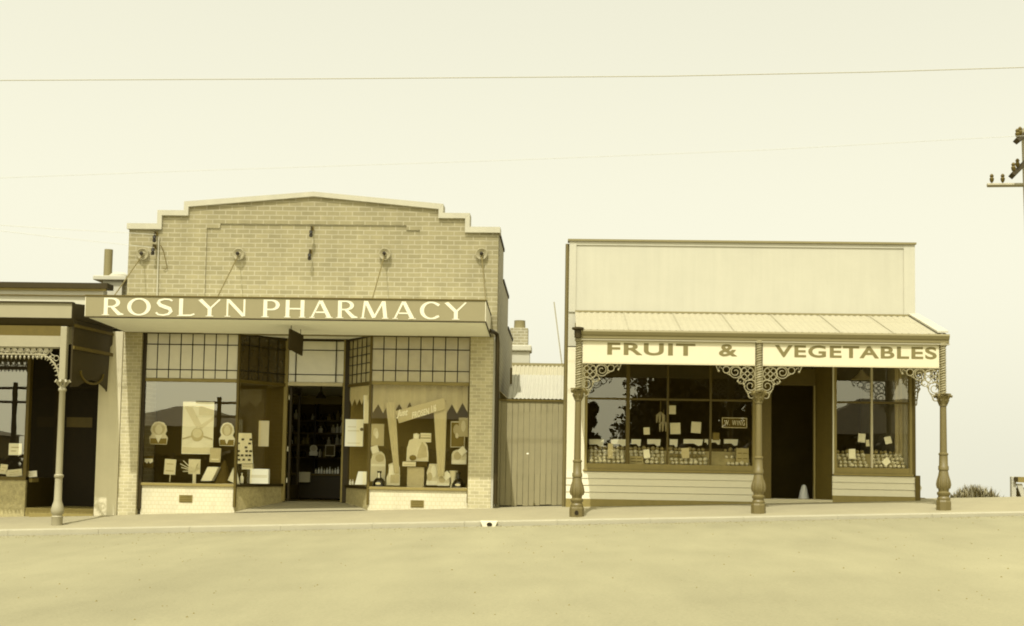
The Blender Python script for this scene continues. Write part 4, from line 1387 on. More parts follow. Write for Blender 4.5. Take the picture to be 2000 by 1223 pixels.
def fpost(x, zbase, ztop, hole=False):
    o = None
    zc = W(1300, 762, YV)[1]
    c1 = W(1300, 783, YV)[1]
    s0 = W(1300, 906, YV)[1]
    # shaft in one lathe
    mb = MB()
    h = zbase
    zv = lambda py: W(1300, py, YV)[1]
    zz = {p: zv(p) for p in (783, 905, 930, 938, 975, 985, 995)}
    k = (zz[995] - (zbase + .16))
    # lower parts keep their height above the base, the plain shaft takes up the slope of the street
    L = lambda py: zz[py] - k
    sh = mb.lathe([(.075, zc - .3), (.085, zc - .25)], x, YV, 20) if False else None
    mb = MB()
    mb.lathe([(.058, L(905)), (.052, zz[783] - .02), (.066, zz[783] - .015), (.066, zz[783] + .01), (.054, zz[783] + .02), (.054, zc)], x, YV, 20)
    post = mb.build('verandah_post', M['iron'], FS, smooth=True)
    bs_ = MB()
    bs_.lathe([(.105, zbase + .16), (.107, zbase + .19), (.09, zbase + .21), (.09, zbase + .23), (.107, zbase + .25), (.107, zbase + .28), (.082, zbase + .3), (.085, L(975)), (.1, L(975) + .03), (.106, L(975) + .08), (.1, L(975) + .17), (.082, L(938) - .06), (.072, L(938)), (.084, L(938) + .01), (.084, L(930)), (.072, L(930) + .015), (.068, L(905) - .03), (.078, L(905) - .02), (.078, L(905)), (.06, L(905) + .015)], x, YV, 20)
    bs_.build('vase_base', M['iron'], post, smooth=True)
    n = 8
    ob = MB()
    ob.lathe([(.122, zbase - .06), (.122, zbase + .13), (.11, zbase + .16)], x, YV, n)
    blk = ob.build('foot_block', M['iron'], post, bevel=.006)
    if hole:
        hb = MB()
        hb.prism(disc(x - .005, zbase + .06, .033, .04, 16), YV - .124, YV - .1)
        hb.build('drain_hole', M['lead'], post)
    # leaf ornament on the vase
    lf = MB()
    for q in range(10):
        a = 2 * math.pi * q / 10
        pts = []
        for tt, rr in ((.0, .102), (.06, .112), (.12, .106), (.2, .09)):
            pts.append((x + rr * math.cos(a), YV + rr * math.sin(a), L(975) + .02 + tt))
        lf.tube(pts, [.01, .015, .012, .004], 5)
    lf.build('leaf_ornament', M['iron'], post, smooth=True)
    # capital
    cp = MB()
    cp.lathe([(.054, zc - .19), (.062, zc - .17), (.064, zc - .12), (.085, zc - .05), (.1, zc - .03), (.08, zc - .01)], x, YV, 16)
    for q in range(4):
        a = math.pi / 4 + math.pi / 2 * q
        cp.tube([(x + r * math.cos(a), YV + r * math.sin(a), zc + dz) for r, dz in ((.062, -.15), (.09, -.08), (.13, -.02), (.155, -.035), (.145, -.06))], [.016, .02, .024, .02, .015], 6)
    for q in range(8):
        a = math.pi / 4 * q + .2
        cp.tube([(x + r * math.cos(a), YV + r * math.sin(a), zc + dz) for r, dz in ((.06, -.17), (.08, -.11), (.1, -.1))], [.014, .02, .01], 5)
    cp.lathe([(.125, zc - .012), (.135, zc - .006), (.13, zc + .012), (.07, zc + .014)], x, YV, 4)
    cp.build('capital', M['iron'], post, smooth=True)
    # rope-turned upper column
    rp = MB()
    rp.lathe([(.04, zc), (.04, ztop)], x, YV, 12)
    turns = (ztop - zc) / .085
    N = int(turns * 12)
    for st in range(2):
        rp.tube([(x + .042 * math.cos(2 * math.pi * i / 12 + st * math.pi), YV + .042 * math.sin(2 * math.pi * i / 12 + st * math.pi), zc + .01 + (ztop - zc - .03) * i / N) for i in range(N + 1)], .017, 5)
    rp.lathe([(.06, ztop - .03), (.07, ztop - .02), (.07, ztop + .02), (.06, ztop + .025)], x, YV, 16)
    rp.build('rope_column', M['lace'], post, smooth=True)
    return post


for k, x in enumerate(PXS):
    fpost(x, gz(x, YV) + .005, 2.935, hole=(k == 0))
MB().lathe([(.06, 2.96), (.06, 3.08), (.1, 3.1), (.1, 3.13), (.05, 3.14)], PXS[0] - .02, YV - .07, 12).build('gutter_outlet', M['darkwood'], ver)
zb_ = zs0 - .02
bracket(FS, PXS[0] + .058, YV, zb_, (1, 0))
bracket(FS, PXS[1] - .058, YV, zb_, (-1, 0))
bracket(FS, PXS[1] + .058, YV, zb_, (1, 0))
bracket(FS, PXS[2] - .058, YV, zb_, (-1, 0))
bracket(FS, PXS[2], YV + .058, zb_, (0, 1))
bracket(FS, FX1 - .02, -.05, zb_, (0, -1))
bracket(FS, PXS[0], YV + .058, zb_, (0, 1))
for x in (PXS[0], PXS[2]):
    MB().box(x - .03, x + .03, YV + .06, -.04, zb_, zs1).build('end_board', M['board'], ver)
# pale pipe elbow at the far corner
pts = [W(1788, 943, .3), W(1794, 946, .3), W(1797, 953, .3), W(1794, 961, .3), W(1789, 968, .3)]
MB().tube([(p[0], .3, p[1]) for p in pts], .03, 8).build('pipe_elbow', M['white'], FS, smooth=True)

# --- fruit displays
YT = .16
bx = {}
for i, (a, b) in enumerate(((LX0, LX1), (RX0, RX1))):
    dk = thing('display_stand', ((a + b) / 2, .5, ZFS), ['wide stepped display stand behind the wide fruit window', 'narrow stepped display stand behind the narrow fruit window'][i], 'display stand')
    st = MB()
    for k in range(5):
        st.box(a + .02, b - .02, .05 + .075 * k, .05 + .075 * (k + 1) - .001, ZFS - .3, ZFS + .0 + .062 * k)
    st.build('steps', M['crate'], dk)
    if i == 0:
        MB().box(a + .02, b - .35, .45, .8, ZFS - .3, ZFS + .3).build('top_shelf', M['wood'], dk)
    # a spread of fruit: one ball per fruit
    names = ['leftmost pane of the wide fruit window', 'second pane of the wide fruit window', 'third pane of the wide fruit window', 'fourth pane of the wide fruit window'] if i == 0 else ['left pane of the narrow fruit window', 'right pane of the narrow fruit window']
    edges = [a] + [W(px, 840, 0)[0] for px in ((1226, 1304, 1388) if i == 0 else (1703,))] + [b]
    for pn in range(len(names)):
        p, q = edges[pn] + .05, edges[pn + 1] - .04
        proto = {}
        for k in range(5):
            if i == 0 and pn == 3 and k in (1, 3):
                continue
            if i == 0 and pn == 1 and k in (0, 1):
                p2 = p + (q - p) * .42
            elif i == 0 and pn == 3:
                q2 = q
                p2 = p + (q - p) * .35
            else:
                p2 = p
            cnt = max(2, int((q - p2) / .078))
            for j in range(cnt):
                r = .036 * random.uniform(.78, 1.2)
                x = p2 + (q - p2) * (j + .5) / cnt + random.uniform(-.012, .012)
                y = .05 + .075 * k + .037
                z = ZFS + .062 * k + r * .96
                dark = (k == 4) or (pn == 2 and k == 2)
                key = dark
                if key not in proto:
                    fm = MB()
                    fm.ball((0, 0, 0), .036, 10, 6)
                    o = fm.build('fruit', M['fruitdark' if dark else 'fruit'], smooth=True)
                    proto[key] = o
                else:
                    o = proto[key].copy()
                    COL.objects.link(o)
                o.location = (x, y, z)
                o.scale = (r / .036,) * 3
                o.rotation_euler = (random.uniform(0, 6), random.uniform(0, 6), 0)
                tag(o, ('dark ripe fruit' if dark else 'pale round fruit') + ' in the rows behind the ' + names[pn], 'fruit', ('dark ripe' if dark else 'pale round') + ' fruit behind ' + names[pn])

# crates among the rows
for lb, px0, py0, px1, py1 in (('small slatted fruit crate in the lower left corner of the second pane', 1230, 890, 1256, 907), ('upright slatted crate at right end of the wide fruit window', 1438, 875, 1462, 906)):
    a, b, c, d = RC(px0, py0, px1, py1, .1)
    o = thing('fruit_crate', ((a + b) / 2, .12, c), lb, 'crate')
    m_ = MB()
    for k in range(3):
        z0 = c + (d - c) * k / 3
        m_.box(a, b, .1, .112, z0 + .004, z0 + (d - c) / 3 - .008)
    m_.build('slats', M['crate'], o)
    m_ = MB()
    for x in (a, (a + b) / 2 - .01, b - .02):
        m_.box(x, x + .02, .0895, .0995, c, d)
    m_.build('battens', M['crate'], o)
    MB().box(a + .005, b - .005, .113, .2, c + .003, d - .02).build('crate_inside', M['wood'], o)
# white shelf papers
ppr = [(1151, 1178, 872), (1193, 1222, 871), (1233, 1251, 871), (1264, 1289, 871), (1308, 1323, 873), (1335, 1371, 870), (1376, 1383, 868), (1388, 1406, 868), (1414, 1440, 870)]
for k, (p, q, yb) in enumerate(ppr):
    a, b, c, d = RC(p, 858, q, yb, .43)
    cc = thing('shelf_paper', (a, .43, c), 'white shelf-edge paper, %s of the nine along the top of the fruit rows' % ['leftmost', 'second from left', 'third from left', 'fourth from left', 'fifth from left', 'fourth from right', 'third from right', 'second from right', 'rightmost'][k], 'shelf paper', 'white papers along the shelf edge')
    sl_ = (b - a) * .06
    MB().prism([(a, c + .03), (a + (b - a) * .55, c + .035), (b - (b - a) * .2, c - .01), (b, c + .005), (b + sl_, d), (a, d)], .43, .436).build('paper', M['paper'], cc)
tick = [(1187, 866, 1197, 895, 'tancard', 'tan ticket over the fruit behind the leftmost pane', 0), (1257, 878, 1269, 895, 'paper', 'white price ticket over the fruit behind the second pane', .15), (1257, 835, 1269, 849, 'card', 'square pale ticket hung high behind the second pane', .05),
        (1307, 792, 1320, 809, 'card', 'pale ticket hung highest behind the third pane', .0), (1309, 826, 1329, 848, 'card', 'torn pale card hung behind the third pane left side', .03), (1350, 824, 1369, 846, 'card', 'torn pale card hung behind the third pane right side', -.06),
        (1331, 875, 1346, 895, 'tancard', 'tan ticket over the fruit behind the third pane', .05), (1392, 845, 1405, 860, 'browncard', 'dim brown ticket over the shelf of the fourth pane', 0),
        (1658, 877, 1671, 896, 'paper', 'white upright price ticket behind the left pane of the narrow window', .03), (1676, 847, 1690, 864, 'paper', 'white ticket hung in the middle of the narrow window', -.08), (1691, 859, 1698, 872, 'card', 'thin white ticket beside the bar of the narrow window', .1),
        (1728, 853, 1741, 867, 'paper', 'white ticket hung behind the right pane of the narrow window', .25), (1724, 896, 1738, 908, 'paper', 'white ticket set cornerwise low in the right pane of the narrow window', .7)]
for x0, y0, x1, y1, m, lb, tl in tick:
    card('price_ticket', lb, 'ticket', x0, y0, x1, y1, .045 if y0 > 860 else .25, m, tilt=tl, group='price tickets in the fruit windows', th=.004, part='ticket_card')
# name plate
a, b, c, d = RC(1410, 816, 1459, 836, .05)
o = thing('name_plate', ((a + b) / 2, .05, c), 'small outlined name plate W. WING in the wide fruit window', 'sign')
MB().box(a, b, .05, .06, c, d).build('plate', M['indark'], o)
mb = MB()
for q in ((a, b, c, c + .012), (a, b, d - .012, d)):
    mb.box(q[0], q[1], .045, .0495, q[2], q[3])
mb.box(a, a + .012, .045, .0495, c + .0125, d - .0125)
mb.box(b - .012, b, .045, .0495, c + .0125, d - .0125)
mb.build('plate_border', M['tancard'], o)
mb = MB()
textmesh('W. WING', a + .045, b - .04, c + .045, d - .045, .0485, mb, offset=.0, space=1.25)
mb.build('lettering', M['card'], o)
# hanging bananas / bunches
for px, py in ((1290, 815), (1296, 832)):
    x, z = W(px, py, .5)
    o = thing('fruit_bunch', (x, .5, z), 'pale bunch of fruit hung near the middle of the wide window, %s' % ('upper' if py < 820 else 'lower'), 'fruit bunch', 'hung fruit bunches')
    m_ = MB()
    for k in range(7):
        q = k * .9
        m_.tube([(x, .5, z + .1), (x + .07 * math.cos(q), .5 + .07 * math.sin(q), z + .03), (x + .075 * math.cos(q), .5 + .075 * math.sin(q), z - .1)], [.008, .02, .008], 6)
    m_.build('fingers', M['tancard'], o, smooth=True)
    MB().tube([(x, .5, z + .1), (x, .5, z + .3)], .008).build('stem', M['browncard'], o)
x, z = W(1683, 740, .9)
o = thing('pendant_lamp', (x, .9, z), 'pale conical lamp shade hanging in the narrow fruit window', 'lamp')
MB().lathe([(.02, .16), (.035, .14), (.06, .1), (.2, -.02), (.195, -.02)], x, .9, 20, z).build('lamp_shade', M['white'], o, smooth=True)
MB().tube([(x, .9, z + .15), (x, .9, 2.96)], .01).build('lamp_cord', M['darkline'], o)
x, z = W(1570, 978, .75)
o = thing('cloth_bundle', (x, .75, gz(4)), 'pale upright bundle at the foot of the dark fruit shop doorway', 'bundle')
MB().lathe([(.11, 0), (.1, .1), (.065, .25), (.04, .33), (.01, .35)], x, .75, 12, gz(3.3)).build('bundle_body', M['paper'], o, smooth=True)
MB().lathe([(.05, .22), (.055, .24), (.05, .26)], x, .75, 10, gz(3.3)).build('tie', M['card'], o)

# ================================================================== LEFT SHOP
def shear(mb):
    """the end of this verandah is not square to the street"""
    mb.v = [(p[0] + (.14 * max(0, p[1] + 1.7) / 1.7 if p[0] > -8.6 else 0), p[1], p[2]) for p in mb.v]
    return mb


LS = thing('corner_shop_building', (-10.5, 0, gz(-10.5)), 'dark-fronted shop with lace-trimmed verandah at the left edge', 'shop')
LXa, LXb = -14.0, -8.42
zp = W(100, 553, 0)[1]
MB().box(LXa, LXb, 0, .2, 2.9, zp - .12).build('upper_wall', M['whitewall'], LS)
MB().box(LXa, LXb + .1, -.1, .24, zp - .1, zp).build('parapet_cap', M['darkwood'], LS)
MB().box(LXa, LXb + .06, -.05, -.0005, zp - .14, zp - .1005).build('cornice', M['woodmid'], LS)
MB().box(LXa, LXb + .06, -.045, -.0005, zp - .24, zp - .225).build('string_mould', M['wood'], LS)
MB().box(LXb + .0005, -8.005, -.05, .3, gz(-8.2) - .3, 3.13).build('end_pier', M['tanplaster'], LS)
MB().box(LXb - .2, LXb, 1.3, 8, gz(-8.5) - .3, 3.6).build('side_wall', M['sidebrick'], LS)
MB().prism3([(LXa, .21, zp - .5), (LXb, .21, zp - .5), (LXb, 8, zp - 1.2), (LXa, 8, zp - 1.2)], (0, 0, .06)).build('roof', M['hroof'], LS)
# verandah hood box
fx = -8.33
YL = -1.7
zf0, zf1 = 3.185, 3.44
vb = MB()
vb.prism3([(LXa, YL, zf0), (LXa, YL, zf1), (LXa, -.002, zf1 + .12), (LXa, -.002, zf0)], (fx - LXa, 0, 0))
vh = shear(vb).build('verandah_hood', M['paletan'], LS)
MB().box(LXa, fx + .02, YL - .03, YL + .1, zf1 + .0, zf1 + .022).build('top_trim', M['darkline'], vh)
MB().prism3([(LXa, YL - .015, zf0 - .001), (LXa, YL + .09, zf0 - .13), (LXa, YL + .2, zf0 - .13), (LXa, YL + .2, zf0 - .001)], (fx + .02 - LXa, 0, 0)).build('cornice', M['darkwood'], vh)
zl1 = W(60, 655, YL)[1]
zl0 = W(60, 677, YL)[1]
MB().box(LXa, -8.52, YL + .06, YL + .1, zl1, zf0 - .131).build('frieze_band', M['wood'], vh)
MB().box(LXa, -8.52, YL + .045, YL + .1, zl0, zl1 - .001).build('frieze_board', M['paleiron'], vh)
shear(MB().prism3([(fx + .001, YL, zf0), (fx + .001, YL, zf1), (fx + .001, -.055, zf1 + .11), (fx + .001, -.055, zf0)], (.012, 0, 0))).build('end_board', M['darkwood'], vh)  # unlit end of the hood, its shade put into the dark colour
# boarded end screen of the verandah, arched below; shade put into its dark colour
zlow = W(150, 758, -.9)[1]
es = MB()
pts = [(fx - .03, YL + .1, zf0 - .002), (fx - .03, -.055, zf0 - .002), (fx - .03, -.055, zf0 - .3), (fx - .03, -.14, zf0 - .36), (fx - .03, -.2, zlow - .02)]
for i in range(9):
    u = i / 8
    pts.append((fx - .03, -.2 + (YL + .35) * u * .86, zlow + .05 * math.sin(math.pi * u) * 3))
pts.append((fx - .03, YL + .1, zlow - .02))
es.prism3(pts, (.03, 0, 0))
esc = shear(es).build('end_screen', M['darkwood'], LS)
rl = MB()
rl.box(fx, fx + .02, YL + .1, -.06, zf0 - .14, zf0 - .09)
rl.box(fx, fx + .025, YL + .1, -.06, zf0 - .52, zf0 - .46)
shear(rl).build('screen_rail', M['wood'], esc)
sc = MB()
sc.tube([(fx + .01, -.85 + .45 * math.cos(a), zlow + .28 + .2 * math.sin(a)) for a in [math.pi + math.pi * i / 12 for i in range(13)]], .02, 6)
shear(sc).build('scroll', M['wood'], esc)
# lace frieze
lz1 = zl0 - .002
lz0 = W(60, 693, YL)[1]
pitch = .222
lb = MB()
YLc = YL + .07
lb.tube([(LXa, YLc, lz1 - .012), (-8.55, YLc, lz1 - .012)], .012, 5)
lb.tube([(LXa, YLc, lz0 + .01), (-8.75, YLc, lz0 + .01)], .014, 5)
n = int((13.0 - 8.6) / pitch)
hgt = lz1 - lz0
for i in range(n):
    cx = -8.66 - pitch * (i + .5)
    cz = lz0 + hgt * .5
    P = lambda pts, r=.008, cl=False: lb.tube([(cx + u, YLc, cz + v) for u, v in pts], r, 4, cl)
    P(ring(0, .01, .035, 10), .01, True)
    P(ring(0, .01, .014, 6), .01, True)
    P([(-.11, hgt * .45), (-.08, .03), (-.03, -hgt * .35), (0, -hgt * .45), (.03, -hgt * .35), (.08, .03), (.11, hgt * .45)], .009)
    P([(-.11, -hgt * .45), (-.075, -.02), (-.11, .03)], .008)
    P([(.11, -hgt * .45), (.075, -.02), (.11, .03)], .008)
    P([(-.11, -hgt * .4), (-.11, hgt * .4)], .01)
    P(ring(-.11, .015, .022, 8), .008, True)
    P([(0, hgt * .45), (-.03, .05), (0, .04), (.03, .05), (0, hgt * .45)], .007)
    for k in range(3):
        x = cx - pitch / 3 + pitch / 3 * k
        lb.lathe([(.004, -.075), (.014, -.06), (.022, -.035), (.01, -.015), (.012, .0)], x, YLc, 6, lz0)
lace = lb.build('lace_frieze', M['paleiron'], LS, smooth=False)
br = MB()
arcp = [W(*p, YLc) for p in ((70, 692), (85, 694), (97, 700), (107, 711), (113, 724), (116, 741))]
br.tube([(p[0], YLc, p[1]) for p in arcp], .016, 6)
for (p, q) in zip(arcp, arcp[1:]):
    mx_, mz = (p[0] + q[0]) / 2, (p[1] + q[1]) / 2
    dx, dz = q[0] - p[0], q[1] - p[1]
    l = math.hypot(dx, dz)
    nx_, nz_ = dz / l, -dx / l
    for s in (0, .5):
        bx_, bz_ = p[0] + dx * s, p[1] + dz * s
        br.tube([(bx_, YLc, bz_), (bx_ + nx_ * .06, YLc, bz_ + nz_ * .06)], [.02, .006], 5)
for px, py, r in ((110, 700, .045), (103, 697, .03), (115, 716, .035), (116, 730, .02)):
    c = W(px, py, YLc)
    br.tube([(c[0] + u, YLc, c[1] + v) for u, v in ring(0, 0, r, 10)], .009, 4, True)
br.build('lace_bracket', M['paleiron'], LS)
# pale post
pxp = -8.46
zb0 = gz(-8.46, YL) + .0
zcap = W(118, 742, YL)[1]
mb = MB()
mb.box(pxp - .056, pxp + .056, YL + .014, YL + .126, zcap, zf0 - .14)
post = mb.build('verandah_post', M['paleiron'], LS, bevel=.012)
yc = YL + .07
mb = MB()
mb.lathe([(.07, zb0 + .3), (.08, zb0 + .33), (.08, zb0 + .36), (.064, zb0 + .39), (.06, zb0 + .8), (.078, zb0 + .82), (.078, zb0 + .85), (.056, zb0 + .87), (.05, zcap - .2), (.068, zcap - .18), (.068, zcap - .15), (.052, zcap - .13), (.056, zcap - .06), (.1, zcap - .03), (.11, zcap)], pxp, yc, 18)
mb.build('shaft', M['paleiron'], post, smooth=True)
mb = MB()
for q in range(8):
    a = math.pi / 4 * q
    mb.tube([(pxp + r * math.cos(a), yc + r * math.sin(a), zcap + dz) for r, dz in ((.055, -.1), (.085, -.05), (.12, -.01), (.13, -.04))], [.015, .022, .025, .018], 5)
mb.build('capital', M['paleiron'], post, smooth=True)
mb = MB()
mb.lathe([(.09, zb0 - .05), (.093, zb0 + .14), (.098, zb0 + .15), (.078, zb0 + .17), (.1, zb0 + .21), (.108, zb0 + .26), (.09, zb0 + .34), (.07, zb0 + .4), (.064, zb0 + .44)], pxp, yc, 18)
mb.build('vase_base', M['paleiron'], post, smooth=True)
# shop front of the left shop
zw0 = W(25, 931, .05)[1]
zw1 = W(25, 722, .05)[1]
wx1 = W(50, 830, .05)[0]
for z0, z1 in ((zw0, zw1), (zw1 + .06, 2.9)):
    mb = MB()
    mb.quad((LXa, .08, z0), (wx1, .08, z0), (wx1, .08, z1), (LXa, .08, z1))
    mb.build('window_pane', M['glass'], LS)
MB().box(LXa, wx1, .03, .13, zw1, zw1 + .06).build('transom_bar', M['darkwood'], LS)
MB().box(wx1, wx1 + .06, .02, .14, zw0 - .06, 2.9).build('window_post', M['wood'], LS)
MB().box(LXa, wx1 + .06, .01, .16, zw0 - .06, zw0).build('sill', M['wood'], LS)
MB().box(LXa, wx1 + .05, .04, .2, gz(-10) - .4, zw0 - .061).build('stall_riser', M['mottle'], LS)
dxl, dxr = W(112, 860, 1.0)[0], W(193, 860, 1.0)[0]
rv = MB()
rv.quad((wx1 + .06, .1, zw0), (dxl, 1.0, zw0), (dxl, 1.0, 2.9), (wx1 + .06, .1, 2.9))
rv.build('splayed_pane', M['glassd'], LS)
MB().prism3([(wx1 + .06, .1, gz(-9) - .3), (dxl, 1.0, gz(-9) - .3), (dxl, 1.1, gz(-9) - .3), (wx1 + .06, .2, gz(-9) - .3)], (0, 0, zw0 - gz(-9) + .28)).build('splayed_riser', M['darkwood'], LS)
MB().box(dxl, dxl + .05, .96, 1.06, gz(-9) - .1, 2.9).build('door_jamb', M['wood'], LS)
MB().box(dxl + .05, LXb, 1.0, 1.06, W(150, 760, 1.0)[1], 2.9).build('door_head', M['vdark'], LS)
dl = MB()
dl.box(dxl + .06, LXb - .21, 1.12, 1.17, gz(-8.6) + .12, W(150, 760, 1.0)[1])
door2 = dl.build('door', M['vdark'], LS)
dp = W(130, 820, 1.1), W(180, 830, 1.1)
MB().box(dp[0][0], dp[1][0], 1.108, 1.118, dp[1][1] - .05, dp[0][1] + .05).build('door_plate', M['wood'], door2)
sp_ = MB()
sp_.box(wx1 + .06, LXb, .05, 1.1, gz(-9) - .3, gz(-8.6) + .12)
sp_.box(wx1 + .2, LXb, -.1, .0495, gz(-9) - .3, gz(-8.6) + .03)
sp_.build('doorstep', M['woodmid'], LS)
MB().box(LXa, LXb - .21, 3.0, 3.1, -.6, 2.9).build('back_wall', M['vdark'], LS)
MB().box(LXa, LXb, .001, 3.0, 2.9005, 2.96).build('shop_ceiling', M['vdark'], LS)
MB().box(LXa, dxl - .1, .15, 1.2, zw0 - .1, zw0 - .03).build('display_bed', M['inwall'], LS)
for x0, y0, x1, y1, lb, tl in ((17, 866, 42, 889, 'white notice stuck inside the window of the left-edge shop', 0), (0, 907, 14, 926, 'pale card at the left edge of the photo, low in the shop window', -.1), (12, 917, 43, 931, 'flat pale paper lying low in the left-edge shop window', .12), (53, 920, 72, 932, 'pale open booklet in the dark recess beside the left-edge shop window', .1)):
    card('notice', lb, 'paper', x0, y0, x1, y1, .16, 'paper' if tl == 0 else 'card', tilt=tl, deco=(('printed_text', 'tancard', rect(.2, .6, .8, .7)), ('printed_text', 'tancard', rect(.2, .3, .6, .4))))
# chimney of the left shop
YCm = 1.4
a, b, c, d = RC(200, 548, 238, 585, YCm)
ch = MB()
ch.box(a, b, YCm, YCm + .7, 3.3, d)
chm = ch.build('chimney', M['plaster'], LS, bevel=.008)
a2, b2, c2, d2 = RC(181, 538, 246, 549, YCm - .08)
MB().box(a2, b2, YCm - .08, YCm + .8, d + .001, d2).build('chimney_cap', M['plaster'], chm, bevel=.015)
a3, b3, c3, d3 = RC(200, 528, 240, 538, YCm - .02)
MB().lathe([((b3 - a3) / 2, 0), ((b3 - a3) / 2 * .95, .06), ((b3 - a3) / 2 * .6, d3 - d2)], (a3 + b3) / 2, YCm + .35, 14, d2 + .001).build('flaunching', M['plaster'], chm, smooth=True)
p0, p1 = W(207, 532, YCm + .2), W(209, 486, YCm + .2)
MB().tube([(p0[0], YCm + .3, p0[1] - .1), (p1[0], YCm + .3, p1[1])], .082, 14).build('chimney_pot', M['gutter'], chm, smooth=True)
a, b, c, d = RC(239, 548, 252, 585, YCm + .1)
MB().box(a + .001, b, YCm + .1, YCm + .6, 3.3, d - .02).build('brick_shoulder', M['chimbrick'], chm)

# ================================================================== between the shops
YG = .55
a, b, c, d = RC(966, 784, 1104, 990, YG)
a, b = -1.13, .12
gt_ = thing('plank_gate', ((a + b) / 2, YG, gz(-.5)), 'tall brown plank gate closing the gap between the two shops', 'gate')
gm = MB()
nb = 11
for i in range(nb):
    x0, x1 = a + .06 + (b - a - .08) * i / nb, a + .06 + (b - a - .08) * (i + 1) / nb
    gm.box(x0 + .003, x1 - .003, YG + random.uniform(-.003, .003), YG + .03, gz(x0) + random.uniform(.01, .04), d - .001)
gm.build('boards', M['gate'], gt_, bevel=.003)
MB().box(a, a + .058, YG - .03, YG + .07, gz(a) - .1, d).build('gate_post', M['gate'], gt_)
MB().box(a, b, YG - .025, YG + .05, d, d + .035).build('top_rail', M['wood'], gt_)
x, z = W(979, 882, YG)
MB().lathe([(.012, 0), (.024, .01), (.02, .03)], 0, 0, 10).build('knob', M['card'], gt_, loc=None).location = (x - OFF[gt_.name][0], YG - .03 - OFF[gt_.name][1], z - OFF[gt_.name][2])
# lean-to shed behind the gate
z0 = W(1050, 779, 1.3)[1]
z1 = W(1050, 764, 2.6)[1]
shd = thing('lean_to_shed', (-.5, 1.3, gz(-.5)), 'low shed with pale corrugated iron edge just behind the plank gate', 'shed')
MB().box(-1.12, .13, 1.45, 1.5, gz(-.5) - .6, z0 - .05).build('shed_wall', M['gate'], shd)


def corrug(mb, x0, x1, ya, za, yb, zb, pitch=.076, amp=.012):
    n = int((x1 - x0) / pitch * 6)
    A = [(x0 + (x1 - x0) * i / n, ya, za + amp * math.sin(2 * math.pi * (x1 - x0) * i / n / pitch)) for i in range(n + 1)]
    B = [(p[0], yb, zb + p[2] - za) for p in A]
    for i in range(n):
        mb.quad(A[i], A[i + 1], B[i + 1], B[i])


mb = MB()
corrug(mb, -.98, .12, 1.3, z0, 2.8, z1 + .34, amp=.008)
mb.build('iron_roof', M['plaster'], shd, smooth=True)
MB().prism3([(-1.12, .8, z0 + .12), (-1.0, 1.2, z0 + .0), (-1.12, 1.2, z0 - .05)], (.02, .2, 0)).build('flashing', M['woodmid'], shd)
MB().box(-.97, -.93, 2.0, 2.06, z1 + .1, z1 + .42).build('vent_pipe', M['wood'], shd)
# house further back
YH = 9.0
bh = thing('back_house', (-1.0, YH, ground_z(-1, YH)), 'house behind the gate with corrugated roof and stout brick chimney', 'house')
zr1 = W(1050, 713, YH + 2)[1]
zr0 = W(1050, 770, YH)[1]
mb = MB()
corrug(mb, -4.5, 3.5, YH, zr0, YH + 2, zr1, pitch=.11, amp=.018)
mb.build('roof', M['corr'], bh, smooth=True)
MB().box(-4.4, 3.4, YH + .3, YH + .4, ground_z(-1, YH) - 1, zr0 + .05).build('wall', M['hwall'], bh)
mb = MB().box(-4.5, 3.5, YH + 1.93, YH + 2.05, zr1 - .03, zr1 + .045)
mb.build('ridge_lap', M['gutter'], bh)
c = lambda x0, y0, x1, y1: RC(x0, y0, x1, y1, YH + 2.2)
a, b, z0_, z1_ = c(994, 686, 1034, 716)
cmn = MB().box(a, b, YH + 2.2, YH + 2.9, zr1 - .5, z1_).build('chimney', M['plaster'], bh)
a, b, z2, z3 = c(990, 674, 1038, 686)
MB().box(a, b, YH + 2.12, YH + 2.98, z1_ + .001, z3).build('chimney_cap', M['plaster'], cmn, bevel=.03)
a, b, z4, z5 = c(996, 640, 1031, 672)
MB().box(a, b, YH + 2.25, YH + 2.85, z3 + .001, z5).build('brick_top', M['chimbrick'], cmn, bevel=.01)
p = W(1015, 640, YH + 2.5)
MB().lathe([(.16, 0), (.15, .2), (.155, .22)], p[0], YH + 2.5, 12, z5 + .001).build('chimney_pot', M['gutter'], cmn, smooth=True)
p, q = W(1082, 590, YH + 2.4), W(1098, 716, YH + 2.4)
MB().tube([(p[0], YH + 2.4, p[1]), (q[0], YH + 2.4, q[1])], .018, 5).build('aerial_mast', M['corr'], bh)

# kerb drain outlet
x, z = W(955, 1026, -2.32)
o = thing('drain_outlet', (x, -2.32, z), 'white kerb drain outlet block with round black hole', 'drain')
zk = gz(x, -2.2)
MB().prism([(x - .14, zk + .008), (x + .14, zk + .008), (x + .1, zk - .09), (x - .1, zk - .09)], -2.36, -2.2).build('block', M['white'], o, bevel=.006)
MB().prism(disc(x + .01, zk - .045, .045, .035, 16), -2.365, -2.35).build('hole', M['lead'], o)

# ================================================================== right edge: pole, fence, tussock, stone, wires
def pole(name, label, x, y, zt, arms, cat='utility pole', zbot=None, r=.13, lean=0.0):
    o = thing(name, (x, y, zbot if zbot is not None else ground_z(x, y)), label, cat)
    zb = zbot if zbot is not None else ground_z(x, y)
    MB().tube([(x + lean, y, zb - .3), (x, y, zt)], [r * 1.25, r], 12).build('pole_shaft', M['pole'], o, smooth=True)
    for (p, q, th, m) in arms:
        arm = MB().tube([p, q], th, 4).build('crossarm', M[m], o)
        d = (Vector(q) - Vector(p))
        for f in (.06, .2, .8, .94):
            c = Vector(p) + d * f
            m_ = MB()
            m_.lathe([(.012, .05), (.04, .09), (.05, .14), (.03, .17), (.045, .2), (.02, .24)], c.x, c.y, 8, c.z)
            m_.build('insulator', M['wood'], arm, smooth=True)
    return o


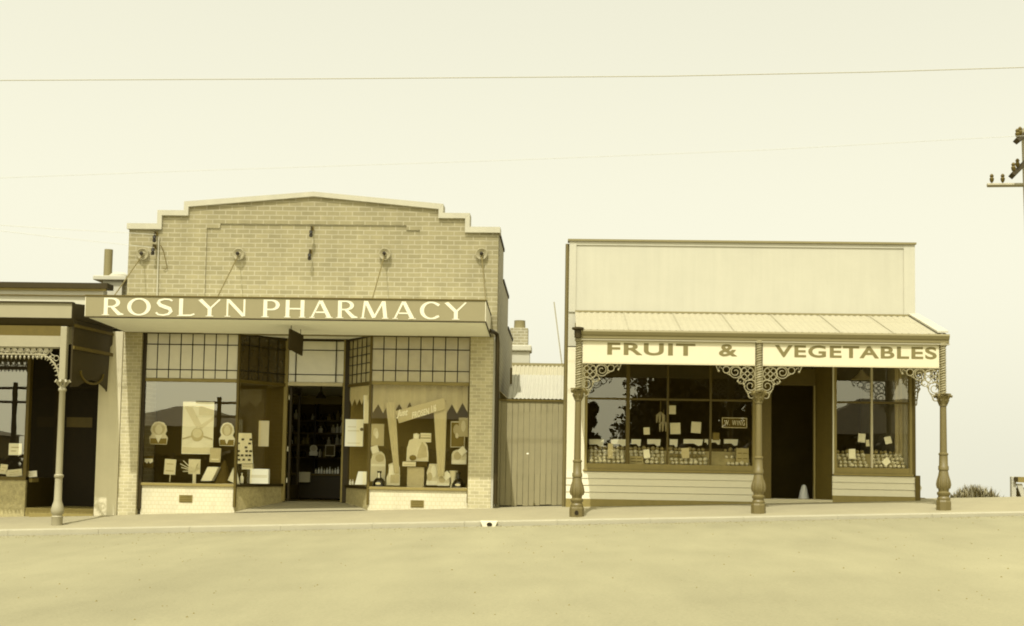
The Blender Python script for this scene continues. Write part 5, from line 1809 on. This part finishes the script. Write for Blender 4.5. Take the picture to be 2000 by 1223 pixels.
YP = 4.0
xp, zt = W(2003, 252, YP)
zfoot = ground_z(xp, YP)
az = [W(1990, 262, YP)[1], W(1990, 325, YP)[1]]
a0 = W(1985, 276, YP - 1.2)
a1 = W(1976, 344, YP - 1.2)
h0 = W(1928, 362, YP)
arms = [((a0[0], YP - 1.2, a0[1]), (2 * xp - a0[0], YP + 1.2, 2 * az[0] - a0[1]), .07, 'polearm'),
        ((a1[0], YP - 1.2, a1[1]), (2 * xp - a1[0], YP + 1.2, 2 * az[1] - a1[1] + .2), .07, 'polearm'),
        ((h0[0], YP, h0[1]), (2 * xp - h0[0], YP, h0[1] + .03), .045, 'pole')]
pole('utility_pole', 'tall wooden utility pole with dark crossarms at the right edge', xp, YP, zt, arms, r=.09, lean=.22)
# wires across the sky
wires = [((-20, 157, 1000), 'thin bright wire crossing high over both shops', [(-60, 157.5), (640, 154), (1300, 149), (1700, 141), (2060, 130)], -3.0, .007, 'wire'),
         (None, 'very faint wire sloping below the high wire, right of middle', [(-60, 350), (400, 333), (1000, 313), (1500, 293), (2060, 262)], -2.0, .003, 'wire2'),
         (None, 'upper of two faint wires running left off the brick gable', [(-60, 436), (120, 448), (304, 458)], -.15, .004, 'wire2'),
         (None, 'lower of two faint wires running left off the brick gable', [(-60, 444), (120, 465), (301, 484)], -.15, .004, 'wire2')]
for _, lb, pts, Y, r, m in wires:
    P = [W(px, py, Y) for px, py in pts]
    tag(MB().tube([(p[0], Y, p[1]) for p in P], r, 5).build('overhead_wire', M[m], loc=(P[0][0], Y, P[0][1])), lb, 'wire')

# fence at right edge
YFn = 3.0
fa = [W(1978, 932, YFn), W(2060, 940, YFn)]
xb, zb = fa[0]
zg_ = W(1985, 985, YFn)[1]
fo = thing('rail_fence', (xb, YFn, zg_), 'white post and dark top rail of a fence at the right edge', 'fence')
a, b, c, d = RC(1976, 931, 1983, 990, YFn)
MB().box(a, b + .02, YFn, YFn + .1, c - .8, d).build('fence_post', M['plaster'], fo, bevel=.006)
MB().prism3([(b - .02, YFn - .06, d - .11), (b + 3.0, YFn - .06, d - .19), (b + 3.0, YFn - .06, d - .07), (b - .02, YFn - .06, d + .0)], (0, .05, 0)).build('top_rail', M['browncard'], fo)
MB().box(a + .02, b + .03, YFn - .075, YFn - .061, d - .09, d - .01).build('rail_end', M['darkline'], fo)
a2, b2, c2, d2 = RC(1988, 945, 1996, 990, YFn)
MB().prism3([(a2 - .03, YFn - .02, d - .14), (a2 + .08, YFn - .02, d - .14), (b2 + .14, YFn - .02, c2), (b2 + .05, YFn - .02, c2)], (0, .05, 0)).build('brace', M['plaster'], fo)
MB().box(b + .02, b + 3.0, YFn + .12, YFn + .15, c - .4, d - .22).build('dark_infill', M['leaf2'], fo)

# tussock plant
YS = 1.6
zsb = W(1905, 983, YS)[1] - .05
xs0, xs1 = W(1852, 975, YS)[0], W(1965, 975, YS)[0]
xc = (xs0 + xs1) / 2
o = thing('tussock_plant', (xc, YS, zsb), 'low spiky tussock plant at the footpath edge right of the fruit shop', 'plant')
for mm, cnt in (('leaf', 900), ('leaf2', 500)):
    mb = MB()
    for k in range(cnt):
        u = random.uniform(-1, 1)
        rx = xc + u * (xs1 - xs0) / 2 * .92
        ry = YS + random.uniform(-.35, .35)
        hh = (.33 * (1 - abs(u + .05) ** 2.2) + .05) * random.uniform(.55, 1.15)
        a = random.uniform(0, 6.28)
        ln = random.uniform(.02, .16)
        w = random.uniform(.006, .014)
        b0 = Vector((rx, ry, zsb + hh * random.uniform(0, .45)))
        tip = Vector((rx + ln * math.cos(a), ry + ln * math.sin(a), zsb + hh))
        s = Vector((math.cos(a + 1.57), math.sin(a + 1.57), 0)) * w
        mid = b0.lerp(tip, .5) + Vector((0, 0, .03))
        mb.add([b0 - s, b0 + s, mid + s * .9, tip, mid - s * .9], [(0, 1, 2, 3, 4)])
    mb.build('leaves', M[mm], o)
MB().ball((xc, YS, zsb), .2, 12, 6, (2.1, 1, .45)).build('stem_mass', M['leaf2'], o)
a, b, c, d = RC(1788, 971, 1814, 984, .9)
st = MB()
st.ball(((a + b) / 2, .95, (c + d) / 2 - .03), .14, 12, 8, (1, .8, .55))
random.seed(3)
st.v = [(p[0] + random.uniform(-.012, .012), p[1] + random.uniform(-.012, .012), p[2] + random.uniform(-.012, .012)) for p in st.v]
tag(st.build('boulder', M['stone'], loc=((a + b) / 2, .95, c)), 'low brown stone on the ground by the far corner of the fruit shop', 'stone')

# ================================================================== across the street (seen only as reflections in the shop windows)
def house(label, x0, x1, y, zeave, zridge, hip=True, chim=None):
    zg = ground_z((x0 + x1) / 2, y) - .2
    o = thing('opposite_house', ((x0 + x1) / 2, y, zg), label, 'house')
    yb = y - 7
    MB().box(x0 + .3, x1 - .3, yb + .3, y - .3, zg, zeave).build('wall', M['hwall'], o)
    h = min((x1 - x0) / 2, 3.5) if hip else 0
    ym = (y + yb) / 2
    m_ = MB()
    m_.add([(x0, y, zeave), (x1, y, zeave), (x1, yb, zeave), (x0, yb, zeave), (x0 + h, ym, zridge), (x1 - h, ym, zridge)],
           [(0, 1, 5, 4), (1, 2, 5), (2, 3, 4, 5), (3, 0, 4), (0, 3, 2, 1)])
    m_.build('roof', M['hroof'], o)
    w_ = MB()
    for f in (.25, .7):
        xx = x0 + (x1 - x0) * f
        MB().box(xx - .6, xx + .6, y - .32, y - .27, zg + 1.1, zg + 2.5).build('window', M['indark'], o)
    if chim:
        MB().box(chim - .4, chim + .4, ym - .4, ym + .4, zridge - .8, zridge + .9).build('chimney', M['chimbrick'], o)
    return o


house('low dark-roofed house opposite, mirrored at left of the left pharmacy window', -25, -16.5, -44, 2.4, 3.6)
house('wide slate-roofed house opposite, mirrored in the right pharmacy window', -14.0, -2.2, -44, 3.0, 5.6, chim=-11)
house('hip-roofed house opposite, mirrored in the narrow fruit window', 13.0, 24.0, -44, 2.6, 4.6)
house('dark house opposite, mirrored in the window of the left-edge shop', -37, -31.5, -44, 1.8, 2.6)


def tree(label, x, y, h, rad, nleaf, seed):
    rn = random.Random(seed)
    zg = ground_z(x, y)
    o = thing('opposite_tree', (x, y, zg), label, 'tree')
    tb = MB()
    tb.tube([(x, y, zg), (x + .1, y, zg + h * .35), (x, y + .1, zg + h * .75)], [.3, .22, .08], 8)
    for k in range(7):
        a = rn.uniform(0, 6.28)
        zz_ = zg + h * rn.uniform(.25, .6)
        tb.tube([(x, y, zz_), (x + math.cos(a) * rad * .4, y + math.sin(a) * rad * .4, zz_ + h * .15), (x + math.cos(a) * rad * .75, y + math.sin(a) * rad * .75, zz_ + h * .22)], [.12, .07, .03], 6)
    tb.build('trunk', M['bark'], o, smooth=True)
    cr = MB()
    cl = []
    for k in range(34):
        a, b = rn.uniform(0, 6.28), rn.uniform(0, 1)
        q = rn.uniform(.2, 1) * rad
        cl.append((x + q * math.cos(a), y + q * math.sin(a) * .7, zg + h * (.14 + .78 * b), rad * rn.uniform(.3, .5)))
    for k in range(nleaf):
        cx, cy, cz, cr_ = rn.choice(cl)
        d = Vector((rn.gauss(0, 1), rn.gauss(0, 1), rn.gauss(0, 1))).normalized() * cr_ * rn.uniform(.5, 1)
        p = Vector((cx, cy, cz)) + d
        s = rn.uniform(.1, .2)
        u = Vector((rn.gauss(0, 1), rn.gauss(0, 1), rn.gauss(0, 1))).normalized()
        v = u.orthogonal().normalized()
        cr.add([p - u * s, p - v * s * .6, p + u * s, p + v * s * .6], [(0, 1, 2, 3)])
    cr.build('crown', M['leafd'], o)


tree('broad dark tree opposite, mirrored in the wide fruit window', 7.2, -42, 8.5, 4.7, 34000, 5)
tree('smaller dark tree opposite, mirrored at the left side of the wide fruit window', 1.5, -43, 5.0, .7, 4000, 9)
# hedge added opposite so the lower window reflections stay dark
hb = MB()
rn = random.Random(4)
for k in range(26000):
    x = rn.uniform(-40, 26)
    zg = ground_z(x, -28)
    p = Vector((x, -28 + rn.uniform(-.5, .5), zg + rn.uniform(0, 2.0) + .1 * math.sin(x * 1.7)))
    s = rn.uniform(.08, .2)
    u = Vector((rn.gauss(0, 1), rn.gauss(0, 1), rn.gauss(0, 1))).normalized()
    v = u.orthogonal().normalized()
    hb.add([p - u * s, p - v * s * .6, p + u * s, p + v * s * .6], [(0, 1, 2, 3)])
hb.prism3([(-40, -28.3, -2.5), (26, -28.3, -.2), (26, -28.3, 1.9), (-40, -28.3, -.5)], (0, .6, 0))
tag(hb.build('hedge_mask', M['leafd'], loc=(0, -28, ground_z(0, -28))), 'long dark hedge across the street, added to darken the window reflections', 'hedge_mask')
for x, y, zt, lb in ((-27.5, -40, 4.4, 'utility pole opposite, mirrored in the left-edge shop window'), (-17.6, -42, 3.9, 'utility pole opposite, mirrored beside the pale pharmacy poster')):
    arms = [((x - 1.2, y, zt - .3), (x + 1.2, y, zt - .3), .07, 'polearm'), ((x - 1.2, y, zt - 1.0), (x + 1.2, y, zt - 1.0), .07, 'polearm')]
    o = thing('opposite_pole', (x, y, ground_z(x, y)), lb, 'utility pole')
    MB().tube([(x, y, ground_z(x, y) - .3), (x, y, zt)], [.16, .12], 10).build('pole_shaft', M['polearm'], o, smooth=True)
    for p, q, th, m in arms:
        MB().tube([p, q], th, 4).build('crossarm', M[m], o)

# ================================================================== light
SUNV = Vector((.21, 1.0, -1.62)).normalized()
EL = math.asin(-SUNV.z)
sd = bpy.data.lights.new('sun', 'SUN')
sd.energy = 4.6
sd.angle = R_(.5)
sd.color = (1, .99, .96)
so = bpy.data.objects.new('sun', sd)
COL.objects.link(so)
so.rotation_euler = SUNV.to_track_quat('-Z', 'Y').to_euler()
so.location = (0, -20, 30)
w = bpy.data.worlds.new('World')
S.world = w
w.use_nodes = True
nt = w.node_tree
L = nt.links
bg = nt.nodes['Background']
sky = nn(nt, 'ShaderNodeTexSky', sky_type='NISHITA')
sky.sun_disc = False
sky.sun_elevation = EL
sky.sun_rotation = math.atan2(-SUNV.x, -SUNV.y)
sky.air_density = 1.5
sky.dust_density = 4
sky.ozone_density = 1
tc = nn(nt, 'ShaderNodeTexCoord')
sp = nn(nt, 'ShaderNodeSeparateXYZ')
L.new(tc.outputs['Generated'], sp.inputs[0])
mxn = nn(nt, 'ShaderNodeMath', operation='SMOOTH_MAX')
mxn.inputs[1].default_value = .07
mxn.inputs[2].default_value = .2
L.new(sp.outputs[2], mxn.inputs[0])
cb = nn(nt, 'ShaderNodeCombineXYZ')
L.new(sp.outputs[0], cb.inputs[0])
L.new(sp.outputs[1], cb.inputs[1])
L.new(mxn.outputs[0], cb.inputs[2])
L.new(cb.outputs[0], sky.inputs['Vector'])
# haze brightens the sky towards the sun, behind the camera
dt = nn(nt, 'ShaderNodeVectorMath', operation='DOT_PRODUCT')
L.new(tc.outputs['Generated'], dt.inputs[0])
dt.inputs[1].default_value = tuple(-SUNV)
h1 = nn(nt, 'ShaderNodeMath', operation='MULTIPLY_ADD')
h1.inputs[1].default_value = .5
h1.inputs[2].default_value = .5
L.new(dt.outputs['Value'], h1.inputs[0])
h2 = nn(nt, 'ShaderNodeMath', operation='POWER')
h2.inputs[1].default_value = 2.2
L.new(h1.outputs[0], h2.inputs[0])
h3 = nn(nt, 'ShaderNodeMath', operation='MULTIPLY_ADD')
h3.inputs[1].default_value = .75
h3.inputs[2].default_value = 1
L.new(h2.outputs[0], h3.inputs[0])
bw = nn(nt, 'ShaderNodeRGBToBW')
L.new(sky.outputs[0], bw.inputs[0])
# the pale toned sky of an orthochromatic print: sky brightness kept, blue dropped
pw = nn(nt, 'ShaderNodeMath', operation='POWER')
pw.inputs[1].default_value = .5
L.new(bw.outputs[0], pw.inputs[0])
tint = nn(nt, 'ShaderNodeVectorMath', operation='SCALE')
tint.inputs[0].default_value = (1.0, .98, .78)
hz = nn(nt, 'ShaderNodeMath', operation='MULTIPLY')
L.new(pw.outputs[0], hz.inputs[0])
L.new(h3.outputs[0], hz.inputs[1])
L.new(hz.outputs[0], tint.inputs['Scale'])
ml = nn(nt, 'ShaderNodeVectorMath', operation='SCALE')
ml.inputs['Scale'].default_value = 4.0
L.new(tint.outputs[0], ml.inputs[0])
L.new(ml.outputs[0], bg.inputs['Color'])
bg.inputs['Strength'].default_value = .12

vs_ = S.view_settings
vs_.view_transform = 'Standard'
vs_.look = 'None'
vs_.exposure = 0.0
vs_.gamma = 1
S.cycles.pixel_filter_type = 'BLACKMAN_HARRIS'
S.cycles.filter_width = 1.9
S.cycles.max_bounces = 8
S.cycles.transparent_max_bounces = 12
